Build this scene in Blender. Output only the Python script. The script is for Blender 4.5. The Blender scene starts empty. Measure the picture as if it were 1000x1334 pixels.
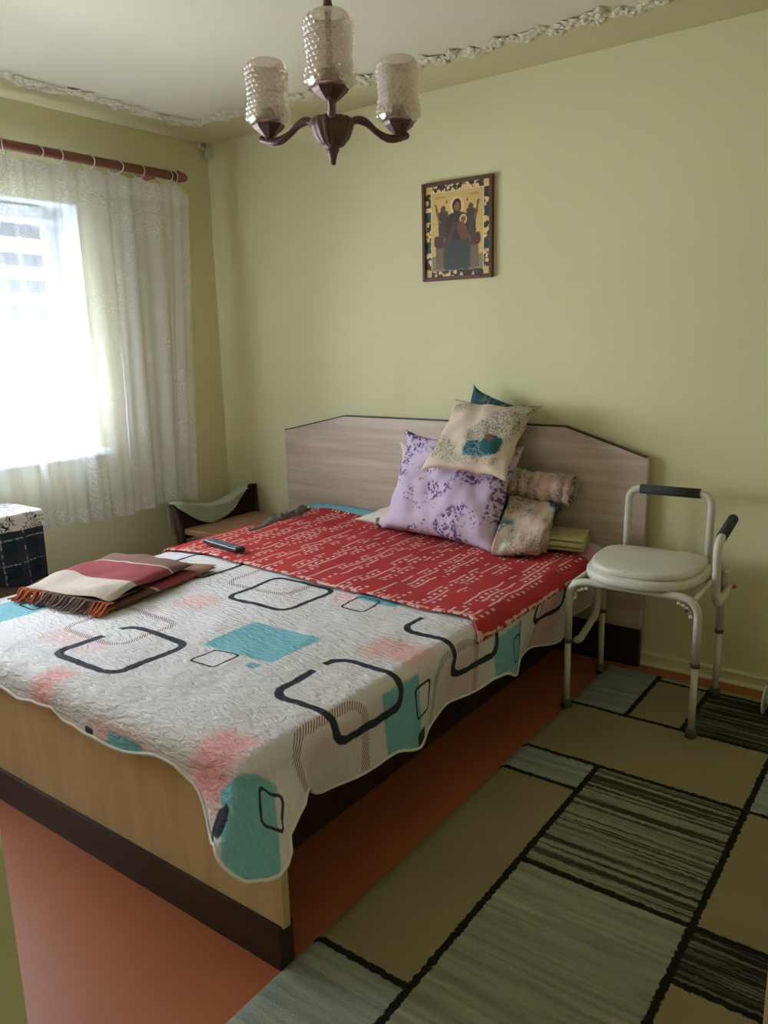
import bpy, bmesh, math, random
from mathutils import Vector, Matrix, noise
random.seed(7)
PI = math.pi
scene = bpy.context.scene
C = scene.collection

# ------------------------------------------------------------------ camera
YAW, PITCH, ROLL = 0.636, 0.216, -0.024
fw = Vector((-math.sin(YAW)*math.cos(PITCH), math.cos(YAW)*math.cos(PITCH), -math.sin(PITCH)))
r0 = Vector((math.cos(YAW), math.sin(YAW), 0)); u0 = r0.cross(fw)
rr = r0*math.cos(ROLL) + u0*math.sin(ROLL); uu = -r0*math.sin(ROLL) + u0*math.cos(ROLL)
cd = bpy.data.cameras.new('camera'); cam = bpy.data.objects.new('camera', cd); C.objects.link(cam)
cam.matrix_world = Matrix(((rr.x, uu.x, -fw.x, 3.642), (rr.y, uu.y, -fw.y, -3.311), (rr.z, uu.z, -fw.z, 1.439), (0, 0, 0, 1)))
cd.sensor_fit = 'VERTICAL'; cd.sensor_height = 36.0; cd.lens = 36.0*1020.26/1334.0
cd.clip_start = 0.005
scene.camera = cam

# ------------------------------------------------------------------ world (bright hazy daylight outside) and exposure
w = bpy.data.worlds.new('world'); scene.world = w; w.use_nodes = True
bg = w.node_tree.nodes['Background']
bg.inputs[0].default_value = (0.86, 0.915, 1.0, 1); bg.inputs[1].default_value = 12.0
# sampling portal in the window opening (adds no light of its own)
pl = bpy.data.lights.new('window_portal', 'AREA'); pl.shape = 'RECTANGLE'; pl.size = 2.32; pl.size_y = 1.22
pl.cycles.is_portal = True
po = bpy.data.objects.new('window_portal', pl); C.objects.link(po)
po.location = (-0.31, -2.04, 1.51); po.rotation_euler = (PI/2, 0, -PI/2)
scene.view_settings.view_transform = 'Standard'
scene.view_settings.look = 'None'
scene.view_settings.gamma = 1.0
scene.view_settings.exposure = 2.25
scene.view_settings.use_curve_mapping = False

# ------------------------------------------------------------------ node helper
def srgb(r, g, b):
    f = lambda c: (c/255/12.92) if c/255 <= 0.04045 else ((c/255+0.055)/1.055)**2.4
    return (f(r), f(g), f(b), 1)
class NT:
    def __init__(s, name, rough=0.8, spec=0.25):
        s.mat = bpy.data.materials.new(name); s.mat.use_nodes = True
        s.t = s.mat.node_tree; s.n = s.t.nodes; s.L = s.t.links
        s.bsdf = s.n['Principled BSDF']; s.out = s.n['Material Output']
        s.bsdf.inputs['Roughness'].default_value = rough
        s.bsdf.inputs['Specular IOR Level'].default_value = spec
        s.tc = None
    def coord(s, kind='UV'):
        if s.tc is None: s.tc = s.n.new('ShaderNodeTexCoord')
        return s.tc.outputs[kind]
    def put(s, inp, v):
        if v is None: return
        if isinstance(v, bpy.types.NodeSocket): s.L.new(v, inp)
        else: inp.default_value = v
    def m(s, op, a, b=None, c=None, clamp=False):
        n = s.n.new('ShaderNodeMath'); n.operation = op; n.use_clamp = clamp
        for i, v in enumerate((a, b, c)): s.put(n.inputs[i], v)
        return n.outputs[0]
    def v(s, op, a, b=None):
        n = s.n.new('ShaderNodeVectorMath'); n.operation = op
        s.put(n.inputs[0], a)
        if b is not None: s.put(n.inputs[1], b)
        return n.outputs['Value'] if op in ('LENGTH', 'DOT_PRODUCT', 'DISTANCE') else n.outputs['Vector']
    def xyz(s, a):
        n = s.n.new('ShaderNodeSeparateXYZ'); s.put(n.inputs[0], a); return n.outputs
    def comb(s, x, y, z=0.0):
        n = s.n.new('ShaderNodeCombineXYZ')
        for i, v in enumerate((x, y, z)): s.put(n.inputs[i], v)
        return n.outputs[0]
    def mix(s, f, a, b):
        n = s.n.new('ShaderNodeMix'); n.data_type = 'RGBA'
        s.put(n.inputs[0], f); s.put(n.inputs[6], a); s.put(n.inputs[7], b)
        return n.outputs[2]
    def noise(s, vec, scale=5.0, detail=2.0, rough=0.5, dist=0.0, color=False):
        n = s.n.new('ShaderNodeTexNoise'); s.put(n.inputs['Vector'], vec)
        n.inputs['Scale'].default_value = scale; n.inputs['Detail'].default_value = detail
        n.inputs['Roughness'].default_value = rough; n.inputs['Distortion'].default_value = dist
        return n.outputs['Color' if color else 'Fac']
    def vor(s, vec, scale=5.0, feature='F1', out='Distance', rnd=1.0):
        n = s.n.new('ShaderNodeTexVoronoi'); n.feature = feature; s.put(n.inputs['Vector'], vec)
        n.inputs['Scale'].default_value = scale; n.inputs['Randomness'].default_value = rnd
        return n.outputs[out]
    def wave(s, vec, scale, dist=0.0, detail=2.0, dscale=1.0, direction='X', typ='BANDS'):
        n = s.n.new('ShaderNodeTexWave'); s.put(n.inputs['Vector'], vec); n.wave_type = typ
        if typ == 'BANDS': n.bands_direction = direction
        n.inputs['Scale'].default_value = scale; n.inputs['Distortion'].default_value = dist
        n.inputs['Detail'].default_value = detail; n.inputs['Detail Scale'].default_value = dscale
        return n.outputs['Fac']
    def ss(s, x, a, b):          # smoothstep a..b -> 0..1 (a may exceed b)
        n = s.n.new('ShaderNodeMapRange'); n.interpolation_type = 'SMOOTHSTEP'
        s.put(n.inputs[0], x); n.inputs[1].default_value = min(a, b); n.inputs[2].default_value = max(a, b)
        n.inputs[3].default_value = 0.0 if a < b else 1.0; n.inputs[4].default_value = 1.0 if a < b else 0.0
        return n.outputs[0]
    def scale(s, vec, k): return s.v('MULTIPLY', vec, k)
    def sdbox(s, p, cx, cy, hx, hy, r=0.02, rot=0.0):
        q = s.v('SUBTRACT', p, (cx, cy, 0))
        if rot:
            n = s.n.new('ShaderNodeVectorRotate'); n.rotation_type = 'Z_AXIS'
            s.put(n.inputs['Vector'], q); n.inputs['Angle'].default_value = rot; q = n.outputs[0]
        q = s.v('ABSOLUTE', q); q = s.v('SUBTRACT', q, (hx-r, hy-r, 10)); q = s.v('MAXIMUM', q, (0, 0, 0))
        return s.m('SUBTRACT', s.v('LENGTH', q), r)
    def sdell(s, p, cx, cy, hx, hy):       # ~0 at the rim, in units of the radius
        q = s.v('SUBTRACT', p, (cx, cy, 0)); q = s.v('MULTIPLY', q, (1/hx, 1/hy, 0))
        return s.m('SUBTRACT', s.v('LENGTH', q), 1.0)
    def color(s, c): s.put(s.bsdf.inputs['Base Color'], c)
    def bump(s, h, strength=0.3, dist=0.01):
        n = s.n.new('ShaderNodeBump'); n.inputs['Strength'].default_value = strength; n.inputs['Distance'].default_value = dist
        s.put(n.inputs['Height'], h); s.L.new(n.outputs[0], s.bsdf.inputs['Normal']); return n
def plain(name, col, rough=0.6, spec=0.3, metal=0.0, var=0.08, nscale=12.0, bump=0.0, bscale=80.0):
    t = NT(name, rough, spec); p = t.coord('Object')
    f = t.noise(p, nscale, 3.0)
    d = tuple(c*(1-var) for c in col[:3])+(1,); l = tuple(min(1, c*(1+var)) for c in col[:3])+(1,)
    t.color(t.mix(f, d, l)); t.bsdf.inputs['Metallic'].default_value = metal
    if bump: t.bump(t.noise(p, bscale, 2.0), bump, 0.003)
    return t.mat
M = {}

# ------------------------------------------------------------------ mesh helpers
def link(name, me, mat=None, parent=None, smooth=True):
    o = bpy.data.objects.new(name, me); C.objects.link(o)
    if mat is not None and len(me.materials) == 0: me.materials.append(mat)
    if parent is not None: o.parent = parent
    if smooth:
        me.polygons.foreach_set('use_smooth', [True]*len(me.polygons))
    return o
def mesh(name, verts, faces, uvs=None):
    me = bpy.data.meshes.new(name); me.from_pydata([tuple(v) for v in verts], [], faces); me.update()
    if uvs is not None:
        ul = me.uv_layers.new(name='UVMap')
        for l in me.loops: ul.data[l.index].uv = uvs[l.vertex_index]
    return me
def bm_mesh(name, bm):
    me = bpy.data.meshes.new(name); bmesh.ops.recalc_face_normals(bm, faces=bm.faces); bm.to_mesh(me); bm.free(); return me
def box_bm(bm, c, h, bev=0.0, seg=2, rot=None):
    r = bmesh.ops.create_cube(bm, size=1.0)
    vs = r['verts']
    for v in vs: v.co = Vector((v.co.x*h[0]*2, v.co.y*h[1]*2, v.co.z*h[2]*2))
    if bev > 0:
        es = list({e for v in vs for e in v.link_edges})
        res = bmesh.ops.bevel(bm, geom=es, offset=bev, segments=seg, profile=0.5, affect='EDGES')
        vs = list({v for f in res['faces'] for v in f.verts} | {v for v in vs if v.is_valid})
    for v in vs:
        if rot is not None: v.co = rot @ v.co
        v.co += Vector(c)
    return vs
def box(name, c, h, mat, parent=None, bev=0.0, seg=2, rot=None):
    bm = bmesh.new(); box_bm(bm, c, h, bev, seg, rot)
    return link(name, bm_mesh(name, bm), mat, parent, smooth=False)
def span(name, a, b, mat, parent=None, bev=0.0):
    c = [(a[i]+b[i])/2 for i in range(3)]; h = [abs(b[i]-a[i])/2 for i in range(3)]
    return box(name, c, h, mat, parent, bev)
def fillet(pts, rad, n=6):
    pts = [Vector(p) for p in pts]; out = [pts[0]]
    for i in range(1, len(pts)-1):
        a, b, c = pts[i-1], pts[i], pts[i+1]
        d1 = (a-b); d2 = (c-b); r = min(rad, d1.length*0.48, d2.length*0.48)
        p, q = b+d1.normalized()*r, b+d2.normalized()*r
        for k in range(n+1):
            t = k/n; out.append(p*(1-t)**2 + b*2*t*(1-t) + q*t*t)
    out.append(pts[-1]); return out
def tube_geo(path, rad, seg=12, cap=True):
    path = [Vector(p) for p in path]; n = len(path)
    rads = rad if isinstance(rad, (list, tuple)) else [rad]*n
    vs, fs = [], []; prev = None
    for i in range(n):
        t = (path[min(i+1, n-1)]-path[max(i-1, 0)]).normalized()
        if prev is None:
            a = Vector((0, 0, 1)) if abs(t.z) < 0.9 else Vector((1, 0, 0)); x = t.cross(a).normalized()
        else:
            x = (prev - t*prev.dot(t)).normalized()
        prev = x; y = t.cross(x)
        for k in range(seg):
            an = 2*PI*k/seg; vs.append(path[i] + (x*math.cos(an)+y*math.sin(an))*rads[i])
    for i in range(n-1):
        for k in range(seg):
            k2 = (k+1) % seg; fs.append((i*seg+k, i*seg+k2, (i+1)*seg+k2, (i+1)*seg+k))
    if cap:
        fs.append(tuple(range(seg-1, -1, -1))); fs.append(tuple((n-1)*seg+k for k in range(seg)))
    return vs, fs
def tube(name, path, rad, mat, parent=None, seg=12):
    v, f = tube_geo(path, rad, seg); return link(name, mesh(name, v, f), mat, parent)
def tubes(name, paths, rad, mat, parent=None, seg=6):
    V, F = [], []
    for p in paths:
        v, f = tube_geo(p, rad, seg); o = len(V); V += v; F += [tuple(i+o for i in q) for q in f]
    return link(name, mesh(name, V, F), mat, parent)
def lathe_geo(prof, seg=32, ribs=0, ribamp=0.0):
    vs, fs = [], []; n = len(prof)
    for (r, z) in prof:
        for k in range(seg):
            a = 2*PI*k/seg; q = r*(1+ribamp*math.cos(ribs*a)) if ribs else r
            vs.append((q*math.cos(a), q*math.sin(a), z))
    for i in range(n-1):
        for k in range(seg):
            k2 = (k+1) % seg; fs.append((i*seg+k, i*seg+k2, (i+1)*seg+k2, (i+1)*seg+k))
    return vs, fs
def lathe(name, prof, mat, parent=None, seg=32, loc=(0, 0, 0), ribs=0, ribamp=0.0, rot=None):
    v, f = lathe_geo(prof, seg, ribs, ribamp); me = mesh(name, v, f)
    bm = bmesh.new(); bm.from_mesh(me); bmesh.ops.remove_doubles(bm, verts=bm.verts, dist=1e-6); bmesh.ops.recalc_face_normals(bm, faces=bm.faces); bm.to_mesh(me); bm.free()
    o = link(name, me, mat, parent); o.location = loc
    if rot: o.rotation_euler = rot
    return o
def thing(name, label, cat, loc=(0, 0, 0), rotz=0.0, group=None):
    o = bpy.data.objects.new(name, None); C.objects.link(o); o.location = loc; o.rotation_euler = (0, 0, rotz)
    return tag(o, label, cat, group)
def tag(o, label, cat, group=None):
    o['label'] = label; o['category'] = cat
    if group: o['group'] = group
    return o
def struct(o, label=None):
    o['kind'] = 'structure'
    if label: o['label'] = label
    return o
def solidify(o, t, off=0.0):
    md = o.modifiers.new('thickness', 'SOLIDIFY'); md.thickness = t; md.offset = off; return o
def nz(x, y, z=0.0, s=1.0): return noise.noise(Vector((x*s, y*s, z)))

# ------------------------------------------------------------------ setting materials
def wall_mat(name, base):
    t = NT(name, 0.75, 0.2); p = t.coord('Object')
    a = t.noise(p, 1.3, 3.0); c = tuple(x*0.94 for x in base[:3])+(1,)
    t.color(t.mix(a, c, base))
    t.bump(t.m('ADD', t.noise(p, 9.0, 3.0), t.m('MULTIPLY', t.noise(p, 160.0, 2.0), 0.25)), 0.22, 0.006)
    return t.mat
WALL = srgb(223, 217, 174)
M['wall'] = wall_mat('yellow_green_paint', WALL)
M['reveal'] = wall_mat('white_reveal_paint', srgb(215, 217, 214))
def ceiling_mat():
    t = NT('ceiling_paint', 0.8, 0.15); p = t.coord('Object'); x = t.xyz(p)
    d = t.m('MINIMUM', x[0], t.m('MULTIPLY', x[1], -1.0))
    f = t.ss(d, 0.325, 0.335)
    n = t.noise(p, 1.5, 3.0)
    t.color(t.mix(f, srgb(206, 198, 156), t.mix(n, srgb(214, 208, 182), srgb(222, 216, 192))))
    t.bump(t.noise(p, 14.0, 3.0), 0.2, 0.004)
    return t.mat
M['ceiling'] = ceiling_mat()
def floor_mat():
    t = NT('orange_brown_floor_paint', 0.42, 0.4); p = t.coord('Object')
    a = t.noise(p, 2.2, 4.0); b = t.noise(t.scale(p, (6, 0.6, 1)), 6.0, 3.0)
    c = t.mix(a, srgb(150, 84, 50), srgb(170, 98, 60)); c = t.mix(t.m('MULTIPLY', b, 0.35), c, srgb(178, 106, 70))
    t.color(c); t.bump(t.noise(p, 30.0, 3.0), 0.08, 0.004)
    return t.mat
M['floor'] = floor_mat()
M['pvc'] = plain('white_pvc', srgb(228, 230, 232), 0.35, 0.4, var=0.02)
def glass_mat(name='window_glass', tint=(0.96, 0.98, 0.98, 1)):
    t = NT(name); n = t.n; t.n.remove(t.bsdf)
    tr = n.new('ShaderNodeBsdfTransparent'); tr.inputs[0].default_value = tint
    gl = n.new('ShaderNodeBsdfGlossy'); gl.inputs['Roughness'].default_value = 0.02
    fr = n.new('ShaderNodeFresnel'); fr.inputs[0].default_value = 1.3
    mx = n.new('ShaderNodeMixShader'); t.L.new(fr.outputs[0], mx.inputs[0]); t.L.new(tr.outputs[0], mx.inputs[1]); t.L.new(gl.outputs[0], mx.inputs[2])
    t.L.new(mx.outputs[0], t.out.inputs[0]); return t.mat
M['pane'] = glass_mat()

# ------------------------------------------------------------------ room shell
H = 2.55; YF = -4.05; XR_ = 4.32; YH = -5.2
struct(span('floor', (-0.02, YH, -0.10), (XR_, 0.02, 0.0), M['floor']))
struct(span('ceiling', (-0.02, YH, H), (XR_, 0.02, H+0.12), M['ceiling']))
struct(span('wall_back', (-0.3, 0.0, -0.1), (XR_, 0.15, H+0.1), M['wall']))
struct(span('wall_right', (XR_, YH-0.1, -0.1), (XR_+0.12, 0.15, H+0.1), M['wall']))
# front wall with the doorway, a short closed hall behind it
DX0, DX1, DZ = 3.60, 4.26, 2.05
bm = bmesh.new()
for a, b in (((-0.3, YF-0.1, -0.1), (DX0, YF, H+0.1)), ((DX1, YF-0.1, -0.1), (XR_, YF, H+0.1)), ((DX0, YF-0.1, DZ), (DX1, YF, H+0.1))):
    box_bm(bm, [(a[i]+b[i])/2 for i in range(3)], [abs(b[i]-a[i])/2 for i in range(3)])
struct(link('wall_front', bm_mesh('wall_front', bm), M['wall'], smooth=False))
struct(span('wall_hall', (2.6, YH-0.1, -0.1), (XR_, YH, H+0.1), M['wall']))
struct(span('wall_hall_left', (2.5, YH-0.1, -0.1), (2.6, YF-0.1, H+0.1), M['wall']))
# door leaf standing open beside the camera, hinged on the doorway's left jamb
M['doorpaint'] = wall_mat('green_cream_door_paint', srgb(206, 202, 160))
door = struct(span('door_1', (3.55, YF+0.012, 0.01), (3.59, -3.2875, 2.03), M['doorpaint']))
for z0, z1 in ((0.18, 0.95), (1.10, 1.90)):
    span('door_panel', (3.588, YF+0.14, z0), (3.5935, -3.43, z1), M['doorpaint'], door, 0.002)
tube('door_handle', fillet([(3.588, -3.36, 1.02), (3.632, -3.36, 1.02), (3.632, -3.47, 1.02)], 0.012), 0.008, plain('brass_handle', srgb(170, 140, 80), 0.3, 0.5, 0.8), door)
for x0, x1 in ((DX0-0.06, DX0), (DX1, DX1+0.055)):
    span('door_casing', (x0, YF, 0.0), (x1, YF+0.010, DZ+0.06), M['doorpaint'], door)
# window wall with opening
OY0, OY1, OZ0, OZ1 = -3.20, -0.877, 0.90, 2.13
bm = bmesh.new()
for a, b in (((-0.3, OY1, -0.1), (0, 0.0, H+0.1)), ((-0.3, YF, -0.1), (0, OY0, H+0.1)), ((-0.3, OY0, -0.1), (0, OY1, OZ0)), ((-0.3, OY0, OZ1), (0, OY1, H+0.1))):
    box_bm(bm, [(a[i]+b[i])/2 for i in range(3)], [abs(b[i]-a[i])/2 for i in range(3)])
struct(link('wall_left', bm_mesh('wall_left', bm), M['wall'], smooth=False))
# window unit: outer frame, two sashes with panes, handle, sill
win = struct(bpy.data.objects.new('window_1', None)); C.objects.link(win); win.location = (0, 0, 0)
def frame_bm(y0, y1, z0, z1, x0, x1, t):
    bm = bmesh.new()
    for a, b in (((x0, y0, z0), (x1, y0+t, z1)), ((x0, y1-t, z0), (x1, y1, z1)), ((x0, y0+t, z0), (x1, y1-t, z0+t)), ((x0, y0+t, z1-t), (x1, y1-t, z1))):
        box_bm(bm, [(a[i]+b[i])/2 for i in range(3)], [abs(b[i]-a[i])/2 for i in range(3)], 0.004, 1)
    return bm
link('window_frame', bm_mesh('window_frame', frame_bm(OY0, OY1, OZ0, OZ1, -0.27, -0.20, 0.055)), M['pvc'], win, False)
ym = OY1-0.045-(OY1-OY0-0.09)/3; ym2 = OY0+0.045+(OY1-OY0-0.09)/3
for (a, b) in ((OY0+0.045, ym2), (ym2, ym), (ym, OY1-0.045)):
    s = link('sash', bm_mesh('sash', frame_bm(a, b, OZ0+0.045, OZ1-0.045, -0.255, -0.185, 0.06)), M['pvc'], win, False)
    span('pane', (-0.228, a+0.055, OZ0+0.1), (-0.222, b-0.055, OZ1-0.1), M['pane'], s)
box('window_handle', (-0.165, ym+0.03, 1.45), (0.012, 0.012, 0.06), M['pvc'], win, 0.005)
span('window_sill', (-0.19, OY0-0.03, OZ0-0.012), (0.055, OY1+0.03, OZ0+0.018), M['pvc'], win, 0.004)
for nm, a, b in (('reveal_lining', (-0.2, OY1-0.004, OZ0+0.018), (0.0, OY1+0.001, OZ1)), ('reveal_lining', (-0.2, OY0-0.001, OZ0+0.018), (0.0, OY0+0.004, OZ1)), ('reveal_lining', (-0.2, OY0+0.004, OZ1-0.004), (0.0, OY1-0.004, OZ1+0.001))):
    span(nm, a, b, M['reveal'], win)
# painted baseboards
def baseboard(name, a, b, n):
    # a,b along the wall; n inward normal
    prof = [(0.0, 0.0), (0.022, 0.0), (0.024, 0.006), (0.02, 0.012), (0.012, 0.018), (0.012, 0.045), (0.018, 0.05), (0.014, 0.058), (0.0, 0.06)]
    a, b, n = Vector(a), Vector(b), Vector(n); vs = []
    for e in (a, b):
        for (o, z) in prof: vs.append(e + n*o + Vector((0, 0, z)))
    k = len(prof); fs = [(i, i+1, k+i+1, k+i) for i in range(k-1)] + [tuple(range(k)), tuple(range(2*k-1, k-1, -1))]
    bm = bmesh.new(); bm.from_mesh(mesh('t', vs, fs)); return struct(link(name, bm_mesh(name, bm), M['wall'], smooth=False))
baseboard('baseboard_back', (0.0, 0, 0), (XR_, 0, 0), (0, -1, 0))
baseboard('baseboard_left', (0, YF, 0), (0, -0.025, 0), (1, 0, 0))
baseboard('baseboard_right', (XR_, YF, 0), (XR_, -0.025, 0), (-1, 0, 0))
# plaster ornament bands on the ceiling: raised leaves along two lines
M['plaster'] = plain('cream_plaster', srgb(218, 212, 186), 0.85, 0.1, var=0.04, bump=0.3, bscale=120)
def leaf_mesh(seed):
    rnd = random.Random(seed); V, F = [], []
    for b in range(4):
        an = b*PI/2 + rnd.uniform(-.5, .5); ln = rnd.uniform(0.028, 0.042); wd = rnd.uniform(0.011, 0.017); up = rnd.uniform(0.012, 0.022)
        d = Vector((math.cos(an), math.sin(an), 0)); s = Vector((-d.y, d.x, 0)); o = len(V)
        for i in range(5):
            t = i/4; wv = wd*math.sin(PI*min(0.97, 0.18+t*0.82))
            z = -up*math.sin(PI*(0.15+0.75*t)) - 0.002
            for j, q in enumerate((-1, 0, 1)):
                V.append(d*(0.003+ln*t) + s*q*wv + Vector((0, 0, z*(1.0 if q == 0 else 0.55))))
        for i in range(4):
            for j in range(2): a = o+i*3+j; F.append((a, a+1, a+4, a+3))
    o = len(V); v, f = lathe_geo([(0.0001, -0.020), (0.007, -0.017), (0.010, -0.008), (0.011, 0.0)], 8)
    V += [Vector(q) for q in v]; F += [tuple(i+o for i in q) for q in f]
    return mesh('leaf_ornament', V, F)
leaf_vars = [leaf_mesh(k) for k in range(5)]
for lm in leaf_vars: lm.materials.append(M['plaster'])
def ornament(name, a, b, step):
    a, b = Vector(a), Vector(b); d = (b-a).normalized(); s = Vector((-d.y, d.x, 0)); ln = (b-a).length
    # low relief bed of the band
    vs, fs = [], []; n = int(ln/0.03)
    for i in range(n+1):
        p = a + d*(ln*i/n); wv = 0.034+0.012*nz(i*0.37, 0.3)
        for q, z in ((-1, 0.001), (-0.5, -0.003), (0.5, -0.003), (1, 0.001)): vs.append(p + s*q*wv + Vector((0, 0, z)))
    for i in range(n):
        for j in range(3): k = i*4+j; fs.append((k, k+1, k+5, k+4))
    root = struct(link(name, mesh(name, vs, fs), M['plaster']))
    k = 0; t = 0.02
    while t < ln-0.02:
        p = a + d*t + s*random.uniform(-0.042, 0.042)
        o = bpy.data.objects.new('leaf_ornament', leaf_vars[k % 5]); C.objects.link(o); o.parent = root
        o.location = p+Vector((0, 0, 0.003)); o.rotation_euler = (random.uniform(-.08, .08), random.uniform(-.08, .08), random.uniform(0, 6.28))
        q = random.uniform(0.95, 1.5); o.scale = (q, q, random.uniform(0.65, 1.0)); k += 1; t += step*random.uniform(0.7, 1.3)
        if k % 6 == 5: t += 0.018
    for lm in leaf_vars: lm.polygons.foreach_set('use_smooth', [True]*len(lm.polygons))
ornament('trim_1', (0.28, -0.335, H), (4.25, -0.335, H), 0.030)
ornament('trim_2', (0.285, -3.2, H), (0.285, -0.38, H), 0.036)
# small pipe bracket in the ceiling corner
br = thing('pipe_bracket', 'small cream pipe bracket in the ceiling corner above the curtain rod end', 'bracket', (0.03, -0.03, 2.50))
M['cream_metal'] = plain('cream_painted_metal', srgb(196, 194, 160), 0.5, 0.3)
box('bracket_plate', (0, 0.012, 0.0), (0.022, 0.012, 0.03), M['cream_metal'], br, 0.004)
tube('pipe_stub', [(0, 0, 0.05), (0, 0, -0.03)], 0.013, M['cream_metal'], br)
tube('pipe_elbow', fillet([(0, 0, 0.02), (0.0, -0.05, 0.02), (0.0, -0.05, 0.049)], 0.02), 0.011, M['cream_metal'], br)

# ------------------------------------------------------------------ curtain rod, rings, lace curtain, blind
def wood_mat(name, c1, c2, axis=(1, 8, 8), sc=4.0, rough=0.45, bump=0.1):
    t = NT(name, rough, 0.35); p = t.scale(t.coord('Object'), axis)
    f = t.noise(p, sc, 4.0, 0.6, 0.6); t.color(t.mix(f, c1, c2)); t.bump(f, bump, 0.004); return t.mat
M['rodwood'] = wood_mat('red_brown_rod_wood', srgb(128, 78, 66), srgb(160, 104, 90), (8, 1, 8))
RX, RZ = 0.12, 2.32
rod = thing('curtain_rod', 'red-brown wooden curtain rod with turned end knob above the window', 'curtain rod', (RX, -1.5, RZ))
tube('pole', [(0, -1.95, 0), (0, 1.17, 0)], 0.022, M['rodwood'], rod, 20)
for sgn in (-1, 1):
    o = lathe('finial', [(0.0001, 0), (0.023, 0), (0.030, 0.006), (0.030, 0.02), (0.023, 0.028), (0.024, 0.05), (0.017, 0.062), (0.012, 0.07), (0.0001, 0.078)], M['rodwood'], rod, 20)
    o.location = (0, 1.16 if sgn > 0 else -1.94, 0); o.rotation_euler = (-PI/2*sgn, 0, 0)
for y in (-1.9, -0.4, 1.02):
    b = span('wall_bracket', (-RX, y-0.008, -0.03), (-0.012, y+0.008, -0.005), M['rodwood'], rod, 0.003)
def lace_mat():
    t = NT('white_lace_net'); n = t.n; t.n.remove(t.bsdf)
    uv = t.coord('UV'); x = t.xyz(uv)
    wob = t.v('ADD', uv, t.v('MULTIPLY', t.v('SUBTRACT', t.noise(uv, 14.0, 2.0, color=True), (0.5, 0.5, 0.5)), (0.04, 0.04, 0)))
    line = t.ss(t.m('SINE', t.m('MULTIPLY', t.vor(wob, 30.0), 22.0)), 0.0, 0.8)
    pat = t.ss(t.noise(t.v('MULTIPLY', uv, (1.0, 0.7, 0)), 4.2, 2.0, 0.5, 0.4), 0.46, 0.58)     # motif columns
    hem = t.ss(x[1], 0.66, 0.63)
    f = t.m('MULTIPLY', line, t.m('MAXIMUM', pat, hem))
    net = t.m('ADD', 0.54, t.m('MULTIPLY', f, 0.13))
    top = t.ss(x[1], 2.16, 2.20)
    net = t.m('ADD', net, t.m('MULTIPLY', top, 0.10), clamp=True)
    tr = n.new('ShaderNodeBsdfTransparent'); df = n.new('ShaderNodeBsdfDiffuse'); tl = n.new('ShaderNodeBsdfTranslucent')
    df.inputs[0].default_value = (0.90, 0.92, 0.96, 1); tl.inputs[0].default_value = (0.86, 0.90, 1.0, 1)
    m1 = n.new('ShaderNodeMixShader'); m1.inputs[0].default_value = 0.024
    t.L.new(df.outputs[0], m1.inputs[1]); t.L.new(tl.outputs[0], m1.inputs[2])
    m2 = n.new('ShaderNodeMixShader'); t.L.new(net, m2.inputs[0]); t.L.new(tr.outputs[0], m2.inputs[1]); t.L.new(m1.outputs[0], m2.inputs[2])
    t.L.new(m2.outputs[0], t.out.inputs[0]); return t.mat
M['lace'] = lace_mat()
cur = thing('lace_curtain', 'sheer white lace curtain hanging in soft folds over the window', 'curtain', (0, 0, 0))
rings = [-3.34, -3.18, -3.02, -2.86, -2.70, -2.55, -2.38, -2.22, -2.06, -1.90, -1.75, -1.60, -1.445, -1.29, -1.146, -1.032, -0.871, -0.72, -0.579, -0.414, -0.365]
def curtain_mesh():
    ny, nzv = 430, 60; vs, fs, uv = [], [], []
    ya, yb = -3.40, -0.30
    for i in range(ny+1):
        s = i/ny
        for j in range(nzv+1):
            q = j/nzv; z = 2.285 + (0.572-2.285)*q
            # sag between rings at the top
            y = ya + (yb-ya)*s
            dmin = min(abs(y-r) for r in rings)
            z -= (1-q)**6*0.32*min(dmin, 0.07)
            e = max(0, (y+0.42)/0.12); z -= e*e*0.05*(1-q)**4
            ph = 2*PI*(y*7.2 + 0.35*math.sin(y*5.1)) + 0.5*math.sin(q*2.0+y*3)
            amp = 0.010 + 0.016*q + 0.008*nz(y*2.2, q*1.2)
            x = RX + 0.004 + amp*math.sin(ph) + 0.4*amp*math.sin(ph*2.3+1.1)
            yy = y + 0.012*math.sin(ph*0.5+q*1.7) + (0.035-0.09*q)*max(0, (y+0.7)/0.4)*1.0 + 0.05*max(0, 0.12-q)*max(0, (y+0.55)/0.25)
            z += 0.008*math.sin(y*9)*q
            vs.append((x, yy, z)); uv.append((y, z))
    for i in range(ny):
        for j in range(nzv):
            a = i*(nzv+1)+j; fs.append((a, a+1, a+nzv+2, a+nzv+1))
    return mesh('net', vs, fs, uv)
link('net', curtain_mesh(), M['lace'], cur)
M['whiteplastic'] = plain('white_plastic', srgb(225, 225, 218), 0.35, 0.4, var=0.02)
for i, y in enumerate(rings):
    tilt = random.uniform(0.2, 1.3)*random.choice((-1, 1, 1))
    pts = []
    for k in range(20):
        a = PI*0.5 + 2*PI*(k/19)*0.92 + 0.25
        pts.append((RX+0.033*math.cos(a), y + tilt*0.033*math.cos(a)*0.8, RZ - 0.008 + 0.033*math.sin(a)))
    tube('curtain_ring', pts, 0.0028, M['whiteplastic'], cur, 6)
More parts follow.
